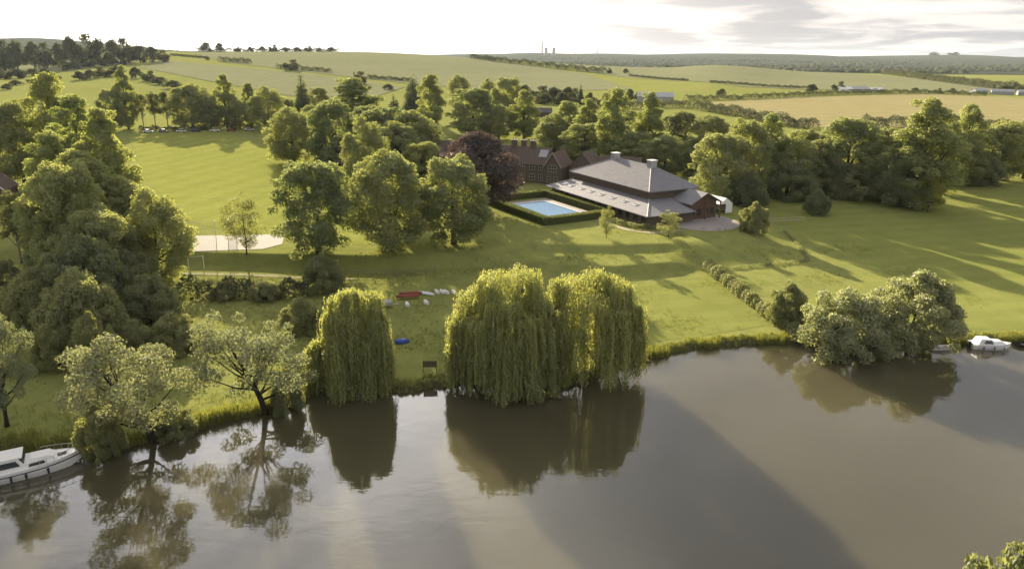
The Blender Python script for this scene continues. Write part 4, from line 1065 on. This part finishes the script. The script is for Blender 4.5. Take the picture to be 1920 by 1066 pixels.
for x, y in ((-3.4, 4.2), (-.6, 4.8), (2.6, 4.2), (-21, 6), (-33, 6)):
    c = MB().box(x, y, 8, 1.5, 1.0, 3.7).build('chimney', BRICK, house)
    MB().box(x, y, 11.7, 1.75, 1.25, .22).build('chimney_cap', STONE, c)
    for s in (-.4, .4): MB().tube([(x + s, y, 11.9), (x + s, y, 12.5)], [.18, .14], 7).build('chimney_pot', TIMBER, c)
for x, zf in ((-36, .5), (-31, .62), (-21.5, .55), (-15.5, .4)):
    y0 = (1.5 if x < -18 else 0) + 4.6 * zf; z0 = 5.6 + (10.1 - 5.6) * zf + .12
    MB().slab([(x - .7, y0 - .5, z0 - .5), (x + .7, y0 - .5, z0 - .5), (x + .7, y0 + .5, z0 + .5), (x - .7, y0 + .5, z0 + .5)], .1).build('skylight', WHITE, house)
MB().slab([(5.2, 1.6, 7.55), (7.8, 1.6, 7.55), (7.8, 3.6, 9.4), (5.2, 3.6, 9.4)], .1).build('lead_valley', LEAD, house)

# brick cottages at the far left
def cottage(x, y, rz, label, l=9, w=6):
    c = thing('cottage', label, 'building', (x, y, gz(x, y)), rz)
    block(c, -w / 2, w / 2, -l / 2, l / 2, 3.4, 6.2, 'y')
    for s in (-1, 1): MB().tube([(s * (w / 2 + .3), -l / 2 - .42, 3.15), (0, -l / 2 - .42, 6.25)], .13, 5).build('bargeboard', WHITE, c)
    window(c, -1.2, -l / 2, .8, 1.1, 1.2, 2, 2); window(c, 1.2, -l / 2, .8, 1.1, 1.2, 2, 2)
    return c
cottage(-140, 190, rad(12), 'brick cottage with white bargeboards at the left edge, behind its twin')
cottage(-130, 180, rad(12), 'front brick cottage with white bargeboards, lower of the pair', 8, 6)
c = thing('long_shed', 'long dark roofed shed right of the brick cottages', 'building', (-118, 187, gz(-118, 187)), rad(15))
block(c, -7, 7, -3, 3, 2.6, 4.8, 'x', CLAD, CANVAS)
for x in (-5, -2, 1, 4): window(c, x, -3, .7, 1.0, 1.1, 1, 1)

# barn in the paddock and far farm buildings
c = thing('barn', 'small dark barn in the paddock right of the house trees', 'building', (16.5, 420, gz(16.5, 420)), rad(-8))
block(c, -5, 5, -3.2, 3.2, 3.0, 5.2, 'x', CLAD, CANVAS); MB().box(0, -3.22, 0, 2.6, .08, 2.3).build('door', TIMBER, c)
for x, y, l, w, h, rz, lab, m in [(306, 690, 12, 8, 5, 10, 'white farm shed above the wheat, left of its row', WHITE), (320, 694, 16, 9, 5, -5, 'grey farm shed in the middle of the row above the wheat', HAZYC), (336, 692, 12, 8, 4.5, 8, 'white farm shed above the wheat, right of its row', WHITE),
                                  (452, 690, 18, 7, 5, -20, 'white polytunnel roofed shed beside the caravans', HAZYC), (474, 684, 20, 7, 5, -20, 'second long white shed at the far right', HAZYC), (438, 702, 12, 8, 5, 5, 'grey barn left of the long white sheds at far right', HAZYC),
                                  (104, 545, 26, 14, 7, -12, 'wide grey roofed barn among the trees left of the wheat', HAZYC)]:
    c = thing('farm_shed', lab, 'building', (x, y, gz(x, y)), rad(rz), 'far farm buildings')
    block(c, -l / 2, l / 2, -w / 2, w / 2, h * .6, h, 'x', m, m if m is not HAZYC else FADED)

# white marquee
mq = thing('marquee', 'white gabled marquee at the far end of the hall wing', 'tent', (50.2, 173.5, 4), rad(-62))
MB().gable(-2.6, 2.6, -2.1, 2.1, 2.3, 3.7, 'x').build('canopy', PLASTIC, mq)
for x, y, lx, ly in ((0, 2.07, 5.1, .06), (-2.57, 0, .06, 4.08), (2.57, 1.0, .06, 2.1)): MB().box(x, y, .05, lx, ly, 2.24).build('side_panel', PLASTIC, mq)
for x in (-2.5, 2.5):
    for y in (-2, 2): MB().box(x, y, -.1, .1, .1, 2.4).build('pole', WHITE, mq)
# bench at the patio edge
bn = thing('bench', 'small dark bench on the lawn edge beside the twin crowned young tree', 'bench', (35.4, 149.0, gz(35.4, 149.0)), rad(15))
for k in range(3): MB().box(0, -.2 + k * .2, .42, 1.6, .16, .05).build('seat_slat', WOOD, bn)
for k in range(3): MB().box(0, .28, .52 + k * .16, 1.6, .05, .12).build('back_slat', WOOD, bn)
for x in (-.7, .7):
    for y in (-.22, .26): MB().box(x, y, -.05, .08, .08, .47 if y < 0 else 1.0).build('leg', WOOD, bn)

# ---------------------------------------------------------------- court with posts
patch('sports_court', [(-61, 131.8), (-65.2, 144), (-47.5, 146), (-45.5, 138), (-48, 134)], CONC, 1.5, .06)
def net_frame(x, y, rz, l, h, label):
    t = thing('net_frame', label, 'sports net', (x, y, gz(x, y)), rz)
    for s in (-1, 1): MB().tube([(s * l / 2, 0, -.2), (s * l / 2, 0, h)], .07, 6).build('post', WHITE, t)
    MB().tube([(-l / 2, 0, h), (l / 2, 0, h)], .035, 5).build('top_rope', WHITE, t)
    n = MB()
    for k in range(int(l / .35)): n.box(-l / 2 + .175 + k * .35, 0, .05, .012, .012, h - .1)
    for k in range(int(h / .35)): n.box(0, .014, .2 + k * .35, l, .012, .012)
    o = n.build('netting', CANVAS, t); o['kind'] = 'stuff'
    return t
net_frame(-60.6, 137.2, rad(15), 4.6, 4.6, 'tall net between white posts at the far left of the pale court')
net_frame(-57.0, 142.4, rad(100), 8, 4.4, 'tall net running along the pale court behind the dark round tree')
net_frame(-57.6, 126.0, rad(12), 2.6, 2.6, 'small grey net frame on the slope below the pale court')

# ---------------------------------------------------------------- fences
def rail_fence(pts, label, h=1.1, step=2.2, mat=WOOD):
    pts = np.array(pts, float); L = np.linalg.norm(np.diff(pts, axis=0), axis=1).sum(); n = max(2, int(L / step) + 1)
    line = smooth_line(pts, n)
    t = thing('rail_fence', label, 'fence', (line[0][0], line[0][1], gz(*line[0])))
    base = Vector(t.location)
    q = [Vector((x, y, gz(x, y))) - base for x, y in line]
    for p in q: MB().box(p.x, p.y, p.z - .2, .12, .12, h + .2).build('post', mat, t)
    for a, b in zip(q, q[1:]):
        for k in (.5, .95): MB().tube([a + Vector((0, -.08, h * k)), b + Vector((0, -.08, h * k))], .05, 4).build('rail', mat, t)
    return t
rail_fence([(-33, 123.6), (-26, 123.9), (-20, 124.8), (-14, 126.2)], 'wooden rail fence along the shaded path above the red canoes')
tag(link('hedge', hedge_mesh('hedge', [(58.6, 137.4), (60.8, 148), (61.8, 160)], .5, .7, .22, 40, .3)), 'thin dark strip of hedge along the right edge of the mound', 'hedge')
rail_fence([(58, 166.5), (64, 168.5), (70, 170)], 'pale fence beside the round shrub right of the marquee', 1.3, 1.6, STONE)

# ---------------------------------------------------------------- boats
def hull(L, B, H, draft=.3, bow=3.0, stern=.8, sheer=.25, n=14):
    """open shell with a deck lid inset: returns list of sections"""
    sec = []
    for i in range(n):
        t = i / (n - 1); x = -L / 2 + L * t
        b = B / 2 * (stern + (1 - stern) * min(1, t * 3)) * max(.02, 1 - max(0, (t - .45) / .55) ** bow)
        z = H * (1 + sheer * t * t); r = (max(0, t - .75) / .25) ** 2
        sec.append((x, b, z, -draft + r * (draft + H * .5)))
    return sec
def hull_mb(sec, deck=True, rim=.0):
    m = MB(); ring = []
    for x, b, z, k in sec:
        ring.append([(x, -b, z), (x, -b * .93, z * .45), (x, -b * .7, max(k + .08, k)), (x, 0, k - .02), (x, b * .7, max(k + .08, k)), (x, b * .93, z * .45), (x, b, z)])
    vs = [p for r in ring for p in r]; fs = []
    for i in range(len(ring) - 1):
        for j in range(6): fs.append((i * 7 + j, (i + 1) * 7 + j, (i + 1) * 7 + j + 1, i * 7 + j + 1))
    fs.append(tuple(range(7)))
    m.add(vs, fs)
    if deck:
        vs = [(x, s * b * .985, z - rim) for x, b, z, k in sec for s in (-1, 1)]
        m.add(vs, [(2 * i, 2 * i + 2, 2 * i + 3, 2 * i + 1)[::-1] for i in range(len(sec) - 1)])
    return m
def stripe(sec, f0, f1, out=.02):
    m = MB()
    for s in (-1, 1):
        vs = [(x, s * (b * (.93 + .07 * (f - .45) / .55) + out), z * f) for x, b, z, k in sec for f in (f0, f1)]
        m.add(vs, [(2 * i, 2 * i + 2, 2 * i + 3, 2 * i + 1)[::s] for i in range(len(sec) - 1)])
    return m
# cabin cruiser, left
ANG = rad(30)
cr = thing('cabin_cruiser', 'white cabin cruiser with dark rubbing strake and grey canopy moored at the left', 'boat', (-48.3, 62.4, 0), ANG)
sec = hull(10.4, 3.3, 1.05, .35, 2.6, .86, .38, 18)
hb = hull_mb(sec, True, .06).build('hull', GELCOAT, cr, smooth=False)
stripe(sec, .66, .76, .05).build('rubbing_strake', NAVY, cr)
def cabin(mb, x0, x1, w0, w1, z0, z1, rake0=.3, rake1=.5, tw=.86):
    vs = [(x0, -w0 / 2, z0), (x1, -w1 / 2, z0), (x1, w1 / 2, z0), (x0, w0 / 2, z0), (x0 + rake0, -w0 / 2 * tw, z1), (x1 - rake1, -w1 / 2 * tw, z1), (x1 - rake1, w1 / 2 * tw, z1), (x0 + rake0, w0 / 2 * tw, z1)]
    return mb.add(vs, [(4, 5, 6, 7), (0, 1, 5, 4), (1, 2, 6, 5), (2, 3, 7, 6), (3, 0, 4, 7), (3, 2, 1, 0)])
cabin(MB(), .2, 3.4, 2.5, 1.7, .98, 1.62, .05, .8).build('fore_cabin', GELCOAT, cr)
wh = cabin(MB(), -1.9, .6, 2.6, 2.5, .98, 2.25, .0, .75).build('wheelhouse', GELCOAT, cr)
MB().box(-.9, 0, 2.26, 2.2, 2.3, .12).build('hard_top', WHITE, wh)
for s in (-1, 1):
    MB().add([(-1.7, s * 1.285, 1.5), (-.05, s * 1.255, 1.5), (-.35, s * 1.19, 2.08), (-1.7, s * 1.205, 2.08)], [(0, 1, 2, 3)[::s]]).build('side_window', GLASS, wh)
    MB().add([(.6, s * 1.20, 1.18), (2.0, s * 1.02, 1.18), (1.9, s * .97, 1.46), (.65, s * 1.13, 1.46)], [(0, 1, 2, 3)[::s]]).build('cabin_window', GLASS, cr)
MB().add([(.57, -1.1, 1.2), (.57, 1.1, 1.2), (-.05, 1.0, 2.15), (-.05, -1.0, 2.15)], [(0, 1, 2, 3)]).build('windscreen', GLASS, wh)
MB().box(1.6, .1, 1.63, 1.7, 1.5, .09).build('deck_hatch', WHITE, cr)
MB().box(3.35, 0, 1.22, .9, .7, .08).build('bow_hatch', CANVAS, cr)
cabin(MB(), -4.6, -1.95, 2.5, 2.55, .98, 1.95, .2, .0, .92).build('cockpit_canopy', CANVAS, cr)
rl = []
for s in (-1, 1):
    for t in range(6):
        x, b, z, k = sec[11 + t]
        MB().tube([(x, s * b * .94, z - .06), (x, s * b * .94, z + .55)], .022, 5).build('rail_post', STEEL, cr)
    MB().tube([(sec[11 + t][0], s * sec[11 + t][1] * .94, sec[11 + t][2] + .55) for t in range(7)], .026, 5).build('bow_rail', STEEL, cr)
for i in (3, 5, 7, 9, 12):
    x, b, z, k = sec[i]
    MB().tube([(x, -b - .1, .2), (x, -b - .1, .75)], [.09, .11], 7).build('fender', NAVY, cr)
for a, bnd, lab in (((-44.4, 65.1, 1.3), (-42.9, 66.6, .8), 'bow mooring rope of the cabin cruiser'), ((-51.3, 61.9, 1.1), (-52.0, 67.8, .8), 'stern mooring rope of the cabin cruiser')):
    mid = tuple((p + q) / 2 - (.25 if i == 2 else 0) for i, (p, q) in enumerate(zip(a, bnd)))
    tag(MB().tube([a, mid, bnd], .03, 5).build('mooring_rope', WOOD), lab, 'rope')
# small motor boat, right
mbt = thing('motor_boat', 'small white motor boat with grey windscreen moored near the right edge', 'boat', (69.6, 97.2, 0), rad(-4))
sec2 = hull(5.6, 2.2, .8, .25, 2.4, .9, .2, 14)
hull_mb(sec2, True, .04).build('hull', GELCOAT, mbt)
cabin(MB(), -.2, 2.1, 1.7, 1.0, .76, 1.25, .0, .9).build('fore_deck', GELCOAT, mbt)
cabin(MB(), -2.2, .1, 1.8, 1.75, .76, 1.55, .35, .5, .8).build('cockpit_cover', PLASTIC, mbt)
for s in (-1, 1): MB().add([(-1.4, s * .91, .95), (-.1, s * .885, .95), (-.4, s * .80, 1.4), (-1.2, s * .80, 1.4)], [(0, 1, 2, 3)[::s]]).build('side_window', GLASS, mbt)
MB().add([(.12, -.8, .85), (.12, .8, .85), (-.36, .68, 1.53), (-.36, -.68, 1.53)], [(0, 1, 2, 3)]).build('windscreen', GLASS, mbt)
for x in (-1.5, 0, 1.3): MB().tube([(x, -1.16, .15), (x, -1.16, .6)], .08, 6).build('fender', CANVAS, mbt)
MB().box(-3.0, 0, .1, .35, .4, .8).build('outboard', RUBBER, mbt)
# dark dinghy at the right edge, boat behind the bush
def dinghy(name, x, y, z, rz, L, B, mat, label, cat='boat', flip=False, group=None):
    t = thing(name, label, cat, (x, y, z), rz, group)
    s = hull(L, B, .42, .1, 2.2, .55, .25, 11)
    m = hull_mb(s, flip, 0)
    o = m.build('hull', mat, t)
    if flip: t.rotation_euler = (math.pi, 0, rz); t.location.z = z + .5
    else:
        g = MB()
        for sd in (-1, 1): g.tube([(a, sd * b, c) for a, b, c, k in s], .04, 5)
        g.build('gunwale', WOOD if mat is not RUBBER else RUBBER, t)
        for f in (-.2, .22): MB().box(f * L, 0, .28, .24, B * .82, .04).build('thwart', WOOD, t)
    return t
dinghy('dinghy', 75.6, 97.9, 0, rad(4), 3.6, 1.5, RUBBER, 'dark dinghy tied beyond the bow of the small motor boat')
dinghy('dinghy', 62.3, 96.6, .02, rad(8), 3.2, 1.3, GELCOAT, 'white dinghy half hidden below the big pale green bush')
mt = dinghy('rowing_boat', -69.5, 98.2, gz(-69.5, 98.2), rad(14), 3.6, 1.6, PLASTIC, 'pale upturned boat in the shade at the far left', flip=True)
# canoes and boats on the meadow
def canoe(x, y, z, rz, L, mat, label, group):
    t = thing('canoe', label, 'canoe', (x, y, z), rz, group)
    n = 13; secs = []
    for i in range(n):
        f = i / (n - 1); b = .40 * max(.03, math.sin(math.pi * f) ** .6); secs.append((-L / 2 + L * f, b, .34 + .14 * (2 * f - 1) ** 4, -.02 + .18 * (2 * f - 1) ** 6))
    hull_mb(secs, True, 0).build('hull', mat, t)
    t.rotation_euler = (math.pi, 0, rz); t.location.z = z + .42
    return t
rk = thing('canoe_rack', 'low wooden rack under the two red canoes on the meadow', 'rack', (-17.3, 113.8, gz(-17.3, 113.8)), rad(12))
for x in (-1.2, 1.2):
    for y in (-.9, .9): MB().box(x, y, -.2, .1, .1, .75).build('post', WOOD, rk)
    for z in (.3,): MB().box(x, 0, z, .1, 2.2, .08).build('bearer', WOOD, rk)
g0 = gz(-17.3, 113.8)
for k, (dx, dy, dz, lab) in enumerate([(0, -.75, .36, 'front red canoe of the two side by side on the low rack'), (.3, .75, .36, 'rear red canoe of the two side by side on the low rack')]):
    canoe(-17.3 + dx, 113.8 + dy, g0 + dz, rad(12), 3.8, RED, lab, 'red canoes on the rack')
canoe(-14.6, 115.3, gz(-14.6, 115.3) + .05, rad(-22), 3.4, PLASTIC, 'pale canoe lying beside the red canoes', 'loose boats on the meadow')
for k, (x, y, r, lab) in enumerate([(-12.8, 116.2, 118, 'leftmost of the row of white upturned dinghies'), (-11.9, 116.2, 122, 'second of the row of white upturned dinghies'), (-11.2, 116.1, 124, 'third of the row of white upturned dinghies'), (-9.9, 116.1, 120, 'rightmost white upturned dinghy, set apart from the row')]):
    dinghy('dinghy', x, y, gz(x, y), rad(r), 1.9, .62, GELCOAT, lab, flip=True, group='white upturned dinghies')
dinghy('dinghy', -16.9, 109.8, gz(-16.9, 109.8), rad(110), 2.0, .7, PLASTIC, 'weathered white dinghy in front of the red canoes', flip=True)
dinghy('dinghy', -14.0, 110.8, gz(-14, 110.8), rad(118), 2.0, .7, GELCOAT, 'white dinghy alone to the right of the weathered one', flip=True)
dinghy('rowing_boat', -15.5, 94.8, gz(-15.5, 94.8), rad(18), 2.1, 1.0, BLUE, 'bright blue upturned rowing boat on the grass beside the narrow willow', flip=True)
# trailer by the willow
tr = thing('boat_trailer', 'grey boat trailer half behind the narrow willow', 'trailer', (-20.6, 108.9, gz(-20.6, 108.9)), rad(20))
MB().box(0, 0, .5, 2.6, 1.4, .55).build('box_body', HAZYC, tr)
MB().tube([(1.3, 0, .5), (2.5, 0, .45)], .05, 6).build('drawbar', STEEL, tr)
for y in (-.75, .75): MB().tube([(0, y - .08, .3), (0, y + .08, .3)], .3, 12).build('wheel', RUBBER, tr)
# notice board at the bank
sg = thing('notice_board', 'dark notice board on two posts at the river edge between the willows', 'sign', (-10.5, 85.2, gz(-10.5, 85.2)), rad(3))
for x in (-.85, .85): MB().box(x, 0, -.3, .1, .1, 2.05).build('post', WOOD, sg)
MB().box(0, -.08, .85, 1.75, .05, .85).build('panel', CLAD, sg)
for k in range(2): MB().box(0, .0, .95 + k * .55, 1.68, .07, .08).build('batten', WOOD, sg)

# ---------------------------------------------------------------- parked cars beyond the playing field
PAINT = {}
def car_paint(n, c):
    if n not in PAINT: PAINT[n] = plain('car_paint_' + n, c, .3, .03, 1, .5)
    return PAINT[n]
def car_meshes(paint):
    prof = [(-2.1, .35), (2.1, .35), (2.15, .7), (1.25, .88), (-1.9, .92), (-2.15, .75)]
    b = MB(); n = len(prof)
    vs = [(x, s * .86, z) for s in (-1, 1) for x, z in prof]
    b.add(vs, [tuple(range(n)), tuple(range(2 * n - 1, n - 1, -1))] + [((i + 1) % n, i, n + i, n + (i + 1) % n) for i in range(n)])
    c = cabin(MB(), -1.7, 1.15, 1.6, 1.6, .88, 1.42, .45, .75, .8)
    r = MB().box(-.27, 0, 1.42, 1.65, 1.24, .04)
    w = MB().tube([(0, -.1, 0), (0, .1, 0)], .32, 14)
    return b.mesh('body', paint), c.mesh('cabin', GLASS), r.mesh('roof', paint), w.mesh('wheel', RUBBER)
CARS = [(-166, 332.5, 8, 'white'), (-159.5, 333.6, 10, 'grey'), (-152, 335, 9, 'white'), (-146, 336.4, 10, 'navy'), (-138, 338.5, 12, 'white'), (-131, 340.2, 10, 'red'), (-123.5, 342.5, 12, 'silver'), (-116, 345, 10, 'white')]
CAR_COL = {'white': (.75, .75, .74), 'grey': (.15, .15, .16), 'navy': (.03, .04, .09), 'red': (.25, .03, .03), 'silver': (.5, .5, .52)}
CAR_LAB = ['white car parked at the left end of the far playing field edge', 'dark grey car next to the leftmost white car', 'white car third from the left along the far field edge', 'navy car in the parked row beyond the playing field', 'white car in the middle of the parked row, right of the navy one', 'red car in the parked row beyond the playing field', 'silver car in the parked row beyond the playing field', 'white car parked at the right end of the row, behind the round dark tree']
for (x, y, r, colr), lab in zip(CARS, CAR_LAB):
    t = thing('parked_car', lab, 'car', (x, y, gz(x, y)), rad(r), 'cars parked beyond the playing field')
    b, c, rf, w = car_meshes(car_paint(colr, CAR_COL[colr]))
    link('body', b, t); link('cabin', c, t); link('roof', rf, t)
    for wx in (-1.35, 1.35):
        for wy in (-.8, .8): link('wheel', w, t, (wx, wy, .32))

# ---------------------------------------------------------------- far structures
def at_far(u, d): return u * d, d
x, y = at_far(.037, 5600); z = gz(x, y)
o = thing('chimney_stack', 'tall thin power station chimney on the skyline', 'chimney', (x, y, z))
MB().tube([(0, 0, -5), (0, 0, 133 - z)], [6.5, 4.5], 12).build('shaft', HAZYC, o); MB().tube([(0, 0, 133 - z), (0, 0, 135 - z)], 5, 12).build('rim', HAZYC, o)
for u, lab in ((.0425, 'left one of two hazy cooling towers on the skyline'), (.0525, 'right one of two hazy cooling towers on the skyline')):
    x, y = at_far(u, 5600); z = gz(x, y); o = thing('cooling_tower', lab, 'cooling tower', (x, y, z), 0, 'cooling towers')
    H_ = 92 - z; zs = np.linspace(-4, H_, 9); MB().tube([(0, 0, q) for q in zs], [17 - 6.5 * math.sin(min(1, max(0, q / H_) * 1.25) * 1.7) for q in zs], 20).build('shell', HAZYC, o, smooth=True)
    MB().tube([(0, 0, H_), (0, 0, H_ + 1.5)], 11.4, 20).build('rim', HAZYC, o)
for u, d, top, lab in ((-.1945, 1650, 90, 'left one of two thin radio masts on the skyline'), (-.0553, 2300, 118, 'right one of two thin radio masts on the skyline')):
    x, y = at_far(u, d); z = gz(x, y); o = thing('radio_mast', lab, 'mast', (x, y, z))
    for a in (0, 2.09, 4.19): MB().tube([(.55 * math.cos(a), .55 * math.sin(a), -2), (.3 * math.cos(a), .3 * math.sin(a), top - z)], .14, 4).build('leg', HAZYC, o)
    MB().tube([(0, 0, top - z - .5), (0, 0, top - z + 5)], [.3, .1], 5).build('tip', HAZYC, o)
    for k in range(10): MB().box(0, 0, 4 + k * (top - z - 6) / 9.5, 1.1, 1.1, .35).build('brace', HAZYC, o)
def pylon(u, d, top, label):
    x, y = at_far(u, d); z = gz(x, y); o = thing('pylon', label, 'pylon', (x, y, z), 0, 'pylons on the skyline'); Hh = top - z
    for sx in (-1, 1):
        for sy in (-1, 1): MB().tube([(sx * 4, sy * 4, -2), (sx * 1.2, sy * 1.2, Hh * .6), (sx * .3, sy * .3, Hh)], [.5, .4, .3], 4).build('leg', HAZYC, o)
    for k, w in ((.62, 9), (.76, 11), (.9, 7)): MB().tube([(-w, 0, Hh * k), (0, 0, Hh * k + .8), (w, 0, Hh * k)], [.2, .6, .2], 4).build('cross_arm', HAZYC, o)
pylon(.110, 3000, 82, 'larger pylon right of the cooling towers on the skyline')
pylon(.0815, 3900, 80, 'smaller hazy pylon between the cooling towers and the larger pylon')
# post on the crop hill
o = thing('field_post', 'dark post standing in the hedge of the crop hill', 'post', (-161, 755, gz(-161, 755)))
MB().box(0, 0, -.5, .9, .9, 5.2).build('shaft', CLAD, o); MB().box(0, 0, 4.7, 1.3, 1.3, .4).build('cap', CLAD, o)

# far woods of the vale, one mass
n = 11000
u = RNG.uniform(-.5, .85, n); d = np.exp(RNG.uniform(math.log(2000), math.log(5000), n))
keep = (np.sin(d * .0051 + u * 9) + .8 * np.sin(u * 23 - d * .0021) + .5 * np.sin(d * .013) > .25)
u, d = u[keep], d[keep]; x, y = u * d, d; z = ground_z(x, y)
ico = np.array([(0, 0, 1), (.9, 0, .45), (.28, .85, .45), (-.73, .53, .45), (-.73, -.53, .45), (.28, -.85, .45), (.73, .53, -.3), (-.28, .85, -.3), (-.9, 0, -.3), (-.28, -.85, -.3), (.73, -.53, -.3)])
fi = [(0, 1, 2, 2), (0, 2, 3, 3), (0, 3, 4, 4), (0, 4, 5, 5), (0, 5, 1, 1)]
r = RNG.uniform(5, 11, len(x))
P = ico[None] * r[:, None, None] * RNG.uniform(.7, 1.3, (len(x), 11, 1)) * np.array([1.25, 1.25, .75]) + np.stack([x, y, z + r * .3], 1)[:, None]
quads = np.array([(0, 1, 6, 2), (0, 2, 7, 3), (0, 3, 8, 4), (0, 4, 9, 5), (0, 5, 10, 1)])
F = (quads[None] + 11 * np.arange(len(x))[:, None, None]).reshape(-1, 4)
lvw = np.repeat(RNG.random(len(x)), 5)
o = link('far_woodland', np_mesh('far_woodland', P.reshape(-1, 3), F, LM['far'], lvw, smooth=True)); o['kind'] = 'stuff'
# tree clumps on the far right hills
for u, lab in ((.555, 'left one of two rounded tree clumps on the far right hill'), (.58, 'right one of two rounded tree clumps on the far right hill')):
    x, y = u * 6450, 6450
    t = place_tree('far', 0, x, y, 26, 95, lab, 'hill top clumps')

# ---------------------------------------------------------------- haze
m, t, o_ = mat_base('haze_air')
pv = nd(t, 'ShaderNodeVolumePrincipled')
pv.inputs['Color'].default_value = (.78, .88, 1.0, 1); pv.inputs['Density'].default_value = HAZE; pv.inputs['Anisotropy'].default_value = .2
t.links.new(pv.outputs[0], o_.inputs['Volume'])
zmax = 175
hz = MB().box(0, 5950, -5, 30000, 12200, zmax + 5).build('haze', m); hz['kind'] = 'stuff'
